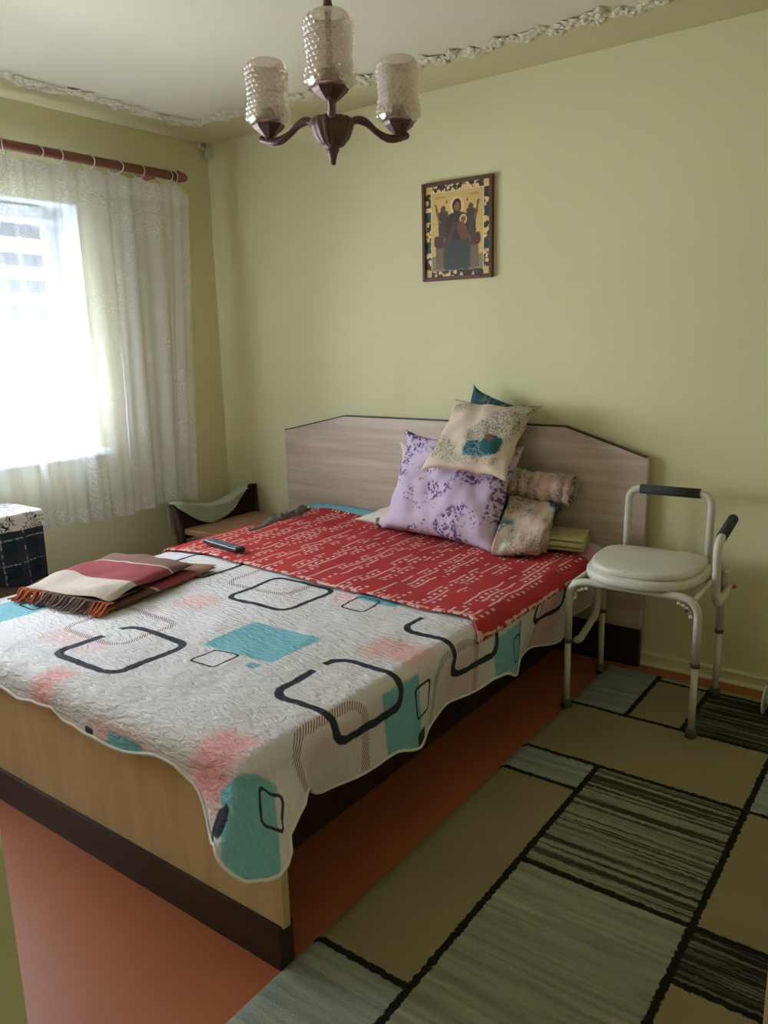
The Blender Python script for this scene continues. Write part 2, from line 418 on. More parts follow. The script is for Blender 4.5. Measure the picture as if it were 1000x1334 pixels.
def blind_mat(name, trans, col):
    t = NT(name); n = t.n; t.n.remove(t.bsdf)
    tr = n.new('ShaderNodeBsdfTransparent'); df = n.new('ShaderNodeBsdfDiffuse'); tl = n.new('ShaderNodeBsdfTranslucent')
    p = t.coord('Object'); c = t.mix(t.noise(p, 300.0, 1.0), tuple(q*0.9 for q in col[:3])+(1,), col)
    t.L.new(c, df.inputs[0]); t.L.new(c, tl.inputs[0])
    m1 = n.new('ShaderNodeMixShader'); m1.inputs[0].default_value = 0.035; t.L.new(df.outputs[0], m1.inputs[1]); t.L.new(tl.outputs[0], m1.inputs[2])
    m2 = n.new('ShaderNodeMixShader'); m2.inputs[0].default_value = 1-trans; t.L.new(tr.outputs[0], m2.inputs[1]); t.L.new(m1.outputs[0], m2.inputs[2])
    t.L.new(m2.outputs[0], t.out.inputs[0]); return t.mat
M['band'] = blind_mat('blue_grey_blind_fabric', 0.02, (0.30, 0.36, 0.44, 1)); M['sheer'] = blind_mat('sheer_blind_mesh', 0.75, (0.8, 0.82, 0.85, 1))
bl = thing('zebra_blind', 'blue-grey striped day and night roller blind half lowered behind the lace curtain', 'blind', (-0.15, 0, 0))
BY0, BY1 = OY0+0.05, -1.0
span('cassette', (-0.03, BY0-0.01, 2.05), (0.03, BY1+0.01, 2.12), M['pvc'], bl, 0.008)
for k in range(5):
    zc = 1.99 - k*0.125 if k else 2.0
    span('blind_band', (-0.001, BY0, zc-0.034), (0.001, BY1, zc+0.034), M['band'], bl)
span('sheer_panel', (0.003, BY0, 1.46), (0.0035, BY1, 2.06), M['sheer'], bl)
span('bottom_bar', (-0.006, BY0, 1.44), (0.007, BY1, 1.462), M['pvc'], bl, 0.003)

# ------------------------------------------------------------------ bed
def laminate(name, c1, c2, axis):
    t = NT(name, 0.4, 0.35); p = t.coord('Object')
    f = t.noise(t.scale(p, axis), 3.0, 4.0, 0.55, 0.3); g = t.noise(t.scale(p, tuple(a*6 for a in axis)), 5.0, 3.0)
    c = t.mix(t.ss(f, 0.3, 0.7), c1, c2); c = t.mix(t.m('MULTIPLY', g, 0.3), c, c1)
    t.color(c); t.bump(g, 0.05, 0.002); return t.mat
M['oak'] = laminate('pale_pinkish_oak', srgb(186, 166, 148), srgb(214, 198, 182), (0.5, 4, 7))
M['beige'] = laminate('beige_laminate', srgb(184, 158, 118), srgb(202, 176, 136), (5, 3, 0.8))
M['dark'] = laminate('dark_wenge_laminate', srgb(40, 28, 24), srgb(62, 46, 38), (0.6, 4, 6))
bed = thing('double_bed', 'double bed with pale oak headboard and beige footboard on dark plinths', 'bed', (1.578, -1.1, 0))
bx, by = 1.578, -1.1
def prism(name, poly, y0, y1, mat, parent, bev=0.002):
    bm = bmesh.new(); f = bm.faces.new([bm.verts.new((x-bx, y0-by, z)) for x, z in poly])
    r = bmesh.ops.extrude_face_region(bm, geom=[f])
    for v in [g for g in r['geom'] if isinstance(g, bmesh.types.BMVert)]: v.co.y = y1-by
    return link(name, bm_mesh(name, bm), mat, parent, False)
X0, X1 = 0.548, 2.608
hb = prism('headboard', [(X0, 0.17), (X1, 0.17), (X1, 0.93), (2.24, 1.045), (0.985, 1.045), (X0, 0.95)], -0.052, -0.026, M['oak'], bed)
# dark edge band along the top of the headboard
tp = [(X0, 0.95), (0.985, 1.045), (2.24, 1.045), (X1, 0.93)]
for (a, b) in zip(tp[:-1], tp[1:]):
    prism('edge_band', [a, b, (b[0], b[1]+0.006), (a[0], a[1]+0.006)], -0.0535, -0.0255, M['dark'], hb)
prism('edge_band', [(X1, 0.17), (X1+0.003, 0.17), (X1+0.003, 0.933), (X1, 0.933)], -0.0535, -0.0255, M['oak'], hb)
prism('headboard_plinth', [(X0-0.002, 0), (X1+0.004, 0), (X1+0.004, 0.175), (X0-0.002, 0.175)], -0.056, -0.026, M['dark'], bed)
prism('footboard', [(0.65, 0.108), (2.505, 0.108), (2.505, 0.33), (2.39, 0.452), (0.79, 0.452), (0.745, 0.362), (0.65, 0.33)], -2.2, -2.178, M['beige'], bed)
prism('footboard_plinth', [(0.64, 0), (2.499, 0), (2.499, 0.112), (0.64, 0.112)], -2.212, -2.165, M['dark'], bed)
for x in (0.74, 2.316):
    prism('side_rail', [(x, 0.24), (x+0.025, 0.24), (x+0.025, 0.315), (x, 0.315)], -2.17, -0.055, M['dark'], bed)
prism('base_panel', [(0.765, 0.30), (2.316, 0.30), (2.316, 0.315), (0.765, 0.315)], -2.165, -0.06, M['dark'], bed)
for x in (1.0, 2.1):
    for y in (-1.5, -0.7):
        box('leg', (x-bx, y-by, 0.15), (0.03, 0.03, 0.15), M['dark'], bed, 0.004)
# added dark block, set well back, to deepen the shade below the bed
span('underbed_shade_block', (0.95-bx, -2.12-by, 0.002), (2.22-bx, -0.1-by, 0.298), M['dark'], bed)
M['ticking'] = plain('white_ticking', srgb(214, 210, 200), 0.9, 0.1)
tag(box('mattress', (1.579, -1.118, 0.408), (0.79, 1.045, 0.092), M['ticking'], bev=0.03, seg=3), 'white mattress lying on the bed base under the quilt', 'mattress')

# ---- quilt
ZT, RQ = 0.52, 0.05
QX0, QX1, QY0, QY1 = 0.765, 2.405, -2.19, -0.075
def arc(l, r=RQ, flare=0.03):
    q = r*PI/2
    if l < q: return r*math.sin(l/r), r*(1-math.cos(l/r))
    return r + (l-q)*flare, r + (l-q)
def interp(tab, x):
    if x <= tab[0][0]: return tab[0][1]
    for (a, fa), (b, fb) in zip(tab[:-1], tab[1:]):
        if x <= b: return fa+(fb-fa)*(x-a)/(b-a)
    return tab[-1][1]
def quilt_z(x, y):
    z = 0.006*nz(x, y, 0.0, 4.0) + 0.004*nz(x, y, 3.0, 9.0)
    z += 0.045*max(0, (y+0.17)/0.1)**1.5*(1 if x < 1.4 else 0.5)
    z -= 0.012*max(0, (0.95-x)/0.2)
    return z
foot_L = [(0.7, .10), (1.2, .095), (1.40, .09), (1.50, .105), (1.58, .10), (1.68, .095), (1.73, .115), (1.85, .118), (1.93, .118), (2.0, .122), (2.08, .105), (2.14, .09), (2.2, .095), (2.28, .115), (2.34, .145), (2.405, .19)]
right_L = [(-2.19, .215), (-2.14, .19), (-2.09, .168), (-2.05, .165), (-2.02, .20), (-1.98, .232), (-1.90, .232), (-1.83, .238), (-1.74, .236), (-1.66, .245), (-1.56, .272), (-1.49, .268), (-1.40, .272), (-1.34, .25), (-1.27, .245), (-1.18, .242), (-1.12, .232), (-1.05, .245), (-0.98, .275), (-0.90, .285), (-0.80, .275), (-0.72, .29), (-0.6, .30), (-0.49, .315), (-0.35, .30), (-0.2, .31), (-0.075, .30)]
corner_L = [(0.0, .185), (0.2, .225), (0.45, .268), (0.7, .27), (0.9, .24), (1.0, .215)]
def quilt_mesh():
    step = 0.0125
    nx = int((QX1-QX0)/step); ny = int((QY1-QY0)/step)
    V, F, U = [], [], []
    for i in range(nx+1):
        for j in range(ny+1):
            x = QX0+(QX1-QX0)*i/nx; y = QY0+(QY1-QY0)*j/ny
            V.append((x, y, ZT+quilt_z(x, y))); U.append((x, y))
    for i in range(nx):
        for j in range(ny):
            a = i*(ny+1)+j; F.append((a, a+ny+1, a+ny+2, a+1))
    per = []
    for j in range(ny, -1, -1): per.append((QX0, QY0+(QY1-QY0)*j/ny, -1, 0, 0.16, 'l'))
    for k in range(1, 10):
        a = PI/2*k/10; per.append((QX0, QY0, -math.cos(a), -math.sin(a), 0.14, 'c'))
    for i in range(nx+1):
        x = QX0+(QX1-QX0)*i/nx; per.append((x, QY0, 0, -1, interp(foot_L, x)+0.004*abs(math.sin(x*30)), 'f'))
    for k in range(1, 22):
        a = PI/2*k/22; per.append((QX1, QY0, math.sin(a), -math.cos(a), interp(corner_L, k/22), 'k%f' % (k/22)))
    for j in range(ny+1):
        y = QY0+(QY1-QY0)*j/ny; per.append((QX1, y, 1, 0, interp(right_L, y)+(0.016*abs(math.sin(y*9.5+0.4))-0.006 if y > -1.98 else 0.0), 'r'))
    nr = 26; base = len(V); hem = []
    for i, (x, y, nxx, nyy, L, kind) in enumerate(per):
        zb = ZT+quilt_z(x, y)
        for k in range(nr+1):
            l = L*k/nr; o, d = arc(l)
            g = max(0.0, l-RQ*PI/2); ov = max(0.0, l-0.02)
            if kind == 'r':
                bl_ = min(1.0, max(0.0, (-2.02-y)/0.09)); d -= 0.19*g*bl_
                o += (g*0.14*math.sin(y*11+0.8) + g*0.12*nz(y*5, 1.5) - 0.06*g)*(1-bl_) + 0.52*g*bl_ - 0.22*g*min(1.0, max(0.0, (y+0.85)/0.2))
            elif kind == 'f':
                o += 0.10*g*math.sin(x*14) + 0.5*g*max(0, (x-2.27)/0.135)
            elif kind[0] == 'k':
                t = float(kind[1:]); o += g*(0.52+0.14*math.sin(PI*t)) + g*0.05*math.sin(t*PI*3)
                d -= 0.19*g
            V.append((x+nxx*o, y+nyy*o, zb-d)); U.append((x+nxx*l, y+nyy*l))
        hem.append(V[-1])
    for i in range(len(per)-1):
        for k in range(nr):
            a = base+i*(nr+1)+k; F.append((a, a+1, a+nr+2, a+nr+1))
    me = mesh('quilt', V, F, U)
    bm = bmesh.new(); bm.from_mesh(me); bmesh.ops.remove_doubles(bm, verts=bm.verts, dist=1e-5); bmesh.ops.recalc_face_normals(bm, faces=bm.faces); bm.to_mesh(me); bm.free()
    return me, hem
def quilt_mat():
    t = NT('printed_quilt_cotton', 0.85, 0.15); uv = t.coord('UV'); uvx = t.xyz(uv)
    n1 = t.v('SUBTRACT', t.noise(uv, 28.0, 2.0, color=True), (0.5, 0.5, 0.5))
    p = t.v('ADD', uv, t.v('MULTIPLY', n1, (0.012, 0.012, 0)))
    cream, navy = srgb(206, 200, 190), srgb(52, 56, 66)
    pink, aqua, wine = srgb(222, 160, 160), srgb(122, 178, 190), srgb(128, 72, 78)
    c = t.mix(t.noise(uv, 6.0, 3.0), srgb(204, 199, 200), srgb(220, 215, 217))
    ps = t.v('ADD', uv, t.v('MULTIPLY', n1, (0.03, 0.03, 0)))
    def fill(c, col, cx, cy, hx, hy, soft, rot=0.0, r=0.02, amt=1.0, pp=None):
        d = t.sdbox(pp or p, cx, cy, hx, hy, r, rot); f = t.ss(d, soft, -soft)
        if amt < 1: f = t.m('MULTIPLY', f, amt)
        return t.mix(f, c, col)
    def outline(c, col, cx, cy, hx, hy, wd, r=0.05, gap=None, rot=0.0):
        d = t.m('ABSOLUTE', t.sdbox(p, cx, cy, hx, hy, r, rot)); f = t.ss(d, wd+0.0018, wd-0.0018)
        if gap: f = t.m('MULTIPLY', f, t.ss(t.sdbox(p, *gap, 0.005), 0.0, 0.004))
        return t.mix(f, c, col)
    hatch = t.ss(t.m('SINE', t.m('MULTIPLY', t.m('ADD', uvx[0], uvx[1]), 620.0)), -0.1, 0.3)
    def hatched(c, cx, cy, hx, hy, wd, r=0.05, gap=None):
        d = t.m('ABSOLUTE', t.sdbox(p, cx, cy, hx, hy, r)); f = t.ss(d, wd+0.002, wd-0.002)
        if gap: f = t.m('MULTIPLY', f, t.ss(t.sdbox(p, *gap, 0.005), 0.0, 0.004))
        return t.mix(t.m('MULTIPLY', f, t.m('MULTIPLY', hatch, 0.85)), c, wine)
    # soft pink patches
    for (cx, cy, hx, hy, a) in ((1.46, -1.52, .07, .07, .55), (2.335, -2.23, .065, .10, 1.0), (2.34, -1.50, .10, .07, .75), (1.63, -2.23, .05, .085, .9), (1.98, -2.29, .11, .03, .7), (2.38, -0.22, .08, .10, .9), (1.42, -2.0, .14, .05, .35), (2.6, -0.62, .10, .08, .6), (1.9, -1.2, .05, .05, .5), (2.58, -1.28, .08, .10, .35), (1.0, -1.3, .1, .1, .4), (2.50, -1.93, .03, .10, .3)):
        c = fill(c, pink, cx, cy, hx, hy, 0.035, 0, 0.03, a, ps)
    # aqua blocks
    for (cx, cy, hx, hy) in ((1.945, -1.672, .15, .115), (.95, -1.94, .10, .13), (2.59, -1.64, .13, .09), (2.64, -0.995, .13, .11), (2.02, -1.13, .09, .06), (2.01, -2.30, .07, .03), (1.0, -0.12, .28, .10), (2.2, -0.45, .12, .12), (2.055, -1.825, .022, .018)):
        c = fill(c, aqua, cx, cy, hx, hy, 0.006, 0, 0.015, 1.0)
    c = fill(c, aqua, 2.54, -2.32, .135, .095, 0.005, PI/4, 0.015)
    c = fill(c, navy, 2.42, -2.345, .03, .035, 0.004, 0, 0.025)
    c = fill(c, navy, 1.86, -2.30, .02, .012, 0.004, 0, 0.01); c = fill(c, navy, 2.66, -1.55, .02, .03, 0.004, 0, 0.01)
    # hatched squares
    c = hatched(c, 1.53, -1.17, .16, .13, .012)
    c = hatched(c, 1.43, -1.83, .155, .12, .012)
    c = hatched(c, 2.60, -1.945, .165, .135, .014, 0.06, gap=(2.80, -1.945, .12, .12))
    c = hatched(c, 2.62, -1.33, .155, .12, .013, 0.06, gap=(2.80, -1.33, .12, .10))
    c = hatched(c, 2.62, -0.80, .15, .10, .012)
    # navy squares
    c = outline(c, navy, 1.660, -1.287, .150, .140, .011, .05)
    c = outline(c, navy, 1.612, -1.955, .148, .142, .0135, .05, gap=(1.452, -1.885, .045, .03))
    c = outline(c, navy, 2.375, -1.785, .145, .145, .0125, .05, gap=(2.228, -1.73, .03, .022))
    c = outline(c, navy, 2.405, -1.215, .155, .135, .0115, .05, gap=(2.25, -1.12, .04, .1))
    c = outline(c, navy, 2.42, -0.63, .15, .125, .0105, .05)
    c = outline(c, navy, 1.1, -1.2, .15, .14, .011, .05)
    # small thin squares
    for (cx, cy, hx, hy, rt) in ((1.915, -1.845, .053, .052, 0), (1.99, -1.225, .050, .055, 0), (.975, -1.86, .05, .045, 0), (2.55, -1.533, .048, .040, 0), (2.545, -2.215, .040, .040, 0.75), (2.60, -0.93, .045, .035, 0)):
        c = outline(c, navy, cx, cy, hx, hy, .0042, .015, rot=rt)
    t.color(c)
    st = t.noise(t.v('MULTIPLY', t.v('ADD', uv, t.v('MULTIPLY', n1, (0.02, 0.02, 0))), (26, 85, 0)), 1.0, 2.0, 0.5, 0.5)
    t.bump(t.m('ADD', t.ss(st, 0.3, 0.7), t.m('MULTIPLY', t.noise(uv, 14.0, 2.0), 0.5)), 0.55, 0.007)
    return t.mat
qm, hem = quilt_mesh()
quilt = tag(link('patchwork_quilt', qm, quilt_mat()), 'cream quilt printed with navy squares and aqua and pink blocks over the bed', 'quilt')
solidify(quilt, 0.006, -1.0)
M['binding'] = plain('white_binding', srgb(214, 210, 202), 0.8, 0.15)
tube('scalloped_binding', hem[::2], 0.0048, M['binding'], quilt, 6)

# ---- red blanket
def strip_mesh(name, s0, s1, front, back, lift, ns=150, nt=90, zf=None):
    V, F, U = [], [], []
    for i in range(ns+1):
        s = s0+(s1-s0)*i/ns
        for j in range(nt+1):
            fy, by_ = front(s), back(s); y = fy+(by_-fy)*j/nt
            if s > QX1:
                o, d = arc(s-QX1, RQ+lift, 0.05); x, z = QX1+o, -d
            elif s < QX0:
                o, d = arc(QX0-s, RQ+lift, 0.05); x, z = QX0-o, -d
            else: x, z = s, 0.0
            z += ZT + quilt_z(min(max(x, QX0), QX1), y) + lift
            if zf: z += zf(s, y)
            V.append((x, y, z)); U.append((s, y))
    for i in range(ns):
        for j in range(nt):
            a = i*(nt+1)+j; F.append((a, a+nt+1, a+nt+2, a+1))
    return mesh(name, V, F, U)
def red_mat():
    t = NT('red_woven_blanket', 0.9, 0.1); uv = t.coord('UV'); x = t.xyz(uv)
    base = t.mix(t.noise(uv, 4.0, 3.0), srgb(166, 50, 54), srgb(188, 66, 68))
    sx = t.m('ADD', x[0], t.m('MULTIPLY', t.m('SUBTRACT', t.noise(t.v('MULTIPLY', uv, (2, 7, 0)), 2.0, 1.0), 0.5), 0.016))
    # groups of broken threads every 0.17 m: long streaks alternating with rows of short marks
    P_ = 0.17; W_ = 0.0215
    g = t.m('MODULO', t.m('ADD', sx, 5.0), P_)
    grp = t.m('MULTIPLY', t.ss(g, 0.0, 0.002), t.ss(g, 0.130, 0.128))
    row = t.m('MODULO', g, W_); k = t.m('FLOOR', t.m('DIVIDE', g, W_)); odd = t.m('MODULO', k, 2.0)
    rid = t.m('ADD', t.m('MULTIPLY', t.m('FLOOR', t.m('DIVIDE', t.m('ADD', sx, 5.0), P_)), 7.0), k)
    line = t.m('MULTIPLY', t.ss(row, 0.004, 0.0055), t.ss(row, 0.0145, 0.013))
    dash = t.ss(t.noise(t.comb(t.m('MULTIPLY', rid, 3.7), t.m('MULTIPLY', x[1], 9.0), 0.0), 1.0, 0.0), 0.44, 0.455)
    mline = t.m('MULTIPLY', t.ss(row, 0.003, 0.0045), t.ss(row, 0.0175, 0.016))
    mk = t.m('MULTIPLY', t.ss(t.m('SINE', t.m('MULTIPLY', x[1], 165.0)), 0.0, 0.2), t.ss(t.noise(t.comb(t.m('MULTIPLY', rid, 5.3), t.m('MULTIPLY', x[1], 8.0), 3.0), 1.0, 0.0), 0.47, 0.49))
    f = t.m('MULTIPLY', grp, t.m('ADD', t.m('MULTIPLY', t.m('SUBTRACT', 1.0, odd), t.m('MULTIPLY', line, t.m('MULTIPLY', dash, 0.9))), t.m('MULTIPLY', odd, t.m('MULTIPLY', mline, mk))))
    thread = t.mix(t.noise(uv, 40.0, 1.0), srgb(214, 150, 138), srgb(234, 214, 206))
    c = t.mix(t.m('MULTIPLY', f, 0.9), base, thread)
    # dashed light edges
    tb = t.n.new('ShaderNodeAttribute'); tb.attribute_name = 'edge'
    em = t.m('MULTIPLY', t.ss(tb.outputs['Fac'], 0.020, 0.017), t.ss(t.noise(t.v('MULTIPLY', uv, (30, 30, 0)), 1.0, 1.0), 0.50, 0.54))
    c = t.mix(t.m('MULTIPLY', em, 0.85), c, thread)
    t.color(c); t.bump(t.wave(uv, 110.0, 1.0, direction='Y'), 0.25, 0.002); return t.mat
rf = lambda s: -1.085-0.085*(s-0.7)/1.7 - 0.012*math.sin(s*4) - max(0, s-2.40)*0.65
rb = lambda s: -0.13-0.13*max(0, (s-1.0)/1.4)
rme = strip_mesh('red_blanket', 0.70, 2.50, rf, rb, 0.013, 200, 110, lambda s, y: 0.004*nz(s, y, 1.0, 7.0))
ea = rme.attributes.new('edge', 'FLOAT', 'POINT')
ed = []
for i in range(201):
    s = 0.70+1.80*i/200
    for j in range(111):
        y = rf(s)+(rb(s)-rf(s))*j/110; ed.append(min(y-rf(s), 2.50-s, s-0.70))
ea.data.foreach_set('value', ed)
red = tag(link('red_blanket', rme, red_mat()), 'thin red woven blanket with broken white lines spread across the quilt', 'blanket')
solidify(red, 0.006, 0.0)

# ---- soft things settle on what carries them
from mathutils.bvhtree import BVHTree
def bed_top(x, y):               # upper face of the red blanket over the quilt
    x2 = min(max(x, QX0), QX1); z = ZT + 0.016 + quilt_z(x2, y)
    e = max(QX0-x, x-QX1, 0.0); R = RQ+0.013
    return z - (R - math.sqrt(max(0.0, R*R-min(e, R)**2)))
def settle(o, zf):
    mb = o.matrix_basis.copy(); inv = mb.inverted()
    for v in o.data.vertices:
        w_ = mb @ v.co; f = zf(w_.x, w_.y)
        if w_.z < f: w_.z = f; v.co = inv @ w_
def press(o, hard, d, eps=0.002):   # vertices of o inside the closed mesh hard leave it along d
    mh = hard.matrix_basis; t_ = BVHTree.FromPolygons([mh @ v.co for v in hard.data.vertices], [list(p.vertices) for p in hard.data.polygons])
    mb = o.matrix_basis.copy(); inv = mb.inverted(); d = Vector(d).normalized()
    for v in o.data.vertices:
        w_ = mb @ v.co; h, n, i_, q = t_.ray_cast(w_, d)
        if h is not None and n.dot(d) > 0: v.co = inv @ (h + d*eps)
# ---- pillows
def pillow_mesh(name, wd, ht, th, nu=40, pinch=0.06, wr=0.010, seed=0, ears=0.05):
    V, F, U = [], [], []; n = nu
    for side in (1, -1):
        for i in range(n+1):
            for j in range(n+1):
                u, v = -1+2*i/n, -1+2*j/n
                k = (1-abs(u)**2.6)*(1-abs(v)**2.6); z = side*th/2*max(0, k)**0.45
                x = u*wd/2*(1-pinch*(1-v*v)) ; y = v*ht/2*(1-pinch*(1-u*u))
                e = (abs(u)*abs(v))**6*ears; x += math.copysign(e*wd/2, u); y += math.copysign(e*ht/2, v)
                amp = wr*(0.3+0.7*min(1, k*2.5))
                z += amp*(nz(x*6+seed, y*6, side*3.0)+0.5*nz(x*15+seed, y*15, side*2.0)) if 0 < i < n and 0 < j < n else 0
                zz = 0.35*wr*math.sin(u*9+seed)*(abs(v)**8) + 0.35*wr*math.sin(v*9+seed)*(abs(u)**8)
                V.append((x, y, z+zz)); U.append((u*wd/2, v*ht/2))
    m = (n+1)*(n+1)
    for side in (0, 1):
        for i in range(n):
            for j in range(n):
                a = side*m+i*(n+1)+j; q = (a, a+n+1, a+n+2, a+1); F.append(q if side == 0 else q[::-1])
    me = mesh(name, V, F, U)
    bm = bmesh.new(); bm.from_mesh(me); bmesh.ops.remove_doubles(bm, verts=bm.verts, dist=1e-5); bmesh.ops.recalc_face_normals(bm, faces=bm.faces); bm.to_mesh(me); bm.free()
    return me
def orient(o, loc, right, up):
    r = Vector(right).normalized(); u = Vector(up); u = (u-r*u.dot(r)).normalized(); n = r.cross(u)
    o.matrix_world = Matrix(((r.x, u.x, n.x, loc[0]), (r.y, u.y, n.y, loc[1]), (r.z, u.z, n.z, loc[2]), (0, 0, 0, 1)))
    return o
def lilac_mat():
    t = NT('lilac_floral_cotton', 0.85, 0.15); uv = t.coord('UV')
    c = t.mix(t.noise(uv, 4.0, 2.0), srgb(188, 168, 194), srgb(206, 190, 210))
    clus = t.ss(t.noise(t.v('ADD', uv, (3.1, 1.7, 0)), 5.5, 1.0, 0.4), 0.50, 0.56)
    wob = t.v('ADD', uv, t.v('MULTIPLY', t.noise(uv, 60.0, 2.0, color=True), (0.022, 0.022, 0)))
    pet = t.ss(t.vor(wob, 56.0), 0.50, 0.40)
    leaf = t.ss(t.vor(t.v('ADD', wob, (0.3, 0.1, 0)), 60.0), 0.36, 0.28)
    sparse = t.ss(t.noise(t.v('ADD', uv, (8.1, 2.2, 0)), 9.0, 1.0), 0.54, 0.58)
    c = t.mix(t.m('MULTIPLY', leaf, t.m('MAXIMUM', clus, sparse)), c, srgb(126, 108, 118))
    c = t.mix(t.m('MULTIPLY', pet, clus), c, t.mix(t.noise(uv, 50.0), srgb(88, 60, 118), srgb(124, 92, 152)))
    t.color(c); t.bump(t.noise(uv, 18.0, 3.0), 0.35, 0.008); return t.mat
def peacock_mat():
    t = NT('cream_feather_print_cotton', 0.85, 0.15); uv = t.coord('UV')
    wob = t.v('ADD', uv, t.v('MULTIPLY', t.v('SUBTRACT', t.noise(uv, 26.0, 2.0, color=True), (0.5, 0.5, 0.5)), (0.05, 0.05, 0)))
    c = t.mix(t.noise(uv, 5.0, 2.0), srgb(206, 192, 168), srgb(214, 194, 178))
    c = t.mix(t.m('MULTIPLY', t.ss(t.noise(t.v('ADD', uv, (2, 5, 0)), 6.0), 0.5, 0.65), 0.6), c, srgb(212, 172, 156))
    fil = t.ss(t.vor(wob, 75.0, 'DISTANCE_TO_EDGE'), 0.10, 0.03)
    def feather(c, cx, cy, hx, hy, rot, col):
        d = t.sdbox(wob, cx, cy, hx, hy, min(hx, hy)*0.9, rot); f = t.m('MULTIPLY', t.ss(d, 0.015, -0.015), t.m('ADD', 0.18, t.m('MULTIPLY', fil, 0.75)))
        return t.mix(f, c, col)
    c = feather(c, 0.085, 0.075, 0.065, 0.17, 0.62, srgb(96, 108, 102))
    c = feather(c, 0.16, 0.05, 0.04, 0.13, 0.35, srgb(112, 116, 84))
    c = feather(c, -0.15, -0.09, 0.09, 0.05, 0.5, srgb(112, 118, 92))
    c = feather(c, -0.14, 0.14, 0.05, 0.03, 0.0, srgb(112, 118, 92))
    c = feather(c, 0.03, -0.145, 0.13, 0.025, -0.1, srgb(150, 136, 108))
    def patch(c, cx, cy, hx, hy, rot, col):
        d = t.sdbox(wob, cx, cy, hx, hy, min(hx, hy)*0.9, rot); return t.mix(t.ss(d, 0.006, -0.006), c, col)
    teal = t.mix(t.ss(t.vor(wob, 60.0, 'DISTANCE_TO_EDGE'), 0.05, 0.12), srgb(130, 158, 162), t.mix(t.ss(t.noise(uv, 18.0), 0.45, 0.55), srgb(38, 92, 100), srgb(46, 92, 128)))
    c = patch(c, 0.05, -0.085, 0.085, 0.042, -0.1, teal); c = patch(c, 0.10, -0.055, 0.05, 0.05, 0.5, srgb(40, 84, 84))
    c = patch(c, 0.085, -0.03, 0.022, 0.015, 0.3, srgb(130, 84, 74))
    t.color(c); t.bump(t.noise(uv, 22.0, 3.0), 0.35, 0.008); return t.mat
def floral_mat(name, coord='UV', teal=0.5, sc=1.0):
    t = NT(name, 0.88, 0.12); uv = t.coord(coord)
    if sc != 1.0: uv = t.v('MULTIPLY', uv, (sc, sc, sc))
    wob = t.v('ADD', uv, t.v('MULTIPLY', t.v('SUBTRACT', t.noise(uv, 22.0, 2.0, color=True), (0.5, 0.5, 0.5)), (0.06, 0.06, 0.06)))
    c = t.mix(t.ss(t.noise(uv, 6.0, 2.0), 0.4, 0.6), srgb(206, 190, 172), srgb(208, 176, 166))
    reg = t.ss(t.noise(t.v('ADD', uv, (1.3, 4.2, 0.7)), 7.0, 2.0), 0.38, 0.50)
    fil = t.ss(t.vor(wob, 60.0, 'DISTANCE_TO_EDGE'), 0.12, 0.04)
    c = t.mix(t.m('MULTIPLY', reg, t.m('ADD', 0.15, t.m('MULTIPLY', fil, 0.65))), c, srgb(112, 110, 92))
    tq = t.m('MULTIPLY', t.ss(t.noise(t.v('ADD', uv, (6.3, 0.2, 2.7)), 6.0, 1.0), 0.66-0.1*teal, 0.72-0.1*teal), t.ss(t.vor(wob, 30.0), 0.25, 0.4))
    c = t.mix(tq, c, srgb(52, 96, 118))
    t.color(c); t.bump(t.m('ADD', t.noise(uv, 20.0, 3.0), t.m('MULTIPLY', t.noise(uv, 7.0, 2.0), 1.5)), 0.45, 0.012); return t.mat
M['floral'] = floral_mat('cream_teal_floral_cotton'); M['floralroll'] = floral_mat('cream_brown_floral_cotton', 'Object', 0.5)
def white_floral():
    t = NT('white_floral_cotton', 0.85, 0.15); uv = t.coord('UV')
    c = t.mix(t.noise(uv, 5.0, 2.0), srgb(206, 202, 190), srgb(216, 196, 188))
    wob = t.v('ADD', uv, t.v('MULTIPLY', t.noise(uv, 40.0, 2.0, color=True), (0.03, 0.03, 0)))
    reg = t.ss(t.noise(t.v('ADD', uv, (4.3, 0.2, 0)), 7.0, 1.0), 0.56, 0.60); lf = t.ss(t.vor(wob, 26.0), 0.34, 0.26)
    c = t.mix(t.m('MULTIPLY', reg, lf), c, srgb(84, 104, 106))
    t.color(c); t.bump(t.noise(uv, 16.0, 3.0), 0.35, 0.008); return t.mat
M['wfloral'] = white_floral()
o = link('bed_pillow', pillow_mesh('bed_pillow', 0.66, 0.32, 0.10, seed=3), M['wfloral']); flat_pillow = o
tag(orient(o, (1.655, -0.235, 0.598), (1, -0.03, 0.0), (0.03, 1, 0.08)), 'white floral pillow lying flat under the lilac pillow', 'pillow', 'pillows piled at the headboard')
o = link('bed_pillow', pillow_mesh('bed_pillow', 0.62, 0.28, 0.12, seed=11), M['wfloral']); back_pillow = o
tag(orient(o, (1.70, -0.122, 0.788), (1, 0, -0.03), (0.03, 0.10, 1)), 'white floral pillow standing against the headboard behind the lilac pillow', 'pillow', 'pillows piled at the headboard')
o = link('lilac_pillow', pillow_mesh('lilac_pillow', 0.60, 0.46, 0.15, seed=5, ears=0.07, wr=0.024), lilac_mat())
tag(orient(o, (1.808, -0.325, 0.768), (1, -0.02, -0.07), (0.06, 0.42, 1)), 'lilac pillow with purple flowers leaning in front of the pile', 'pillow', 'pillows piled at the headboard')
lilac = o; settle(lilac, lambda x, y: bed_top(x, y)-0.001)
press(flat_pillow, lilac, -(lilac.matrix_basis.to_3x3() @ Vector((0, 0, 1)))); settle(flat_pillow, lambda x, y: bed_top(x, y)-0.001)
for v in flat_pillow.data.vertices:
    w_ = flat_pillow.matrix_basis @ v.co
    if w_.y > -0.055: w_.y = -0.055; v.co = flat_pillow.matrix_basis.inverted() @ w_
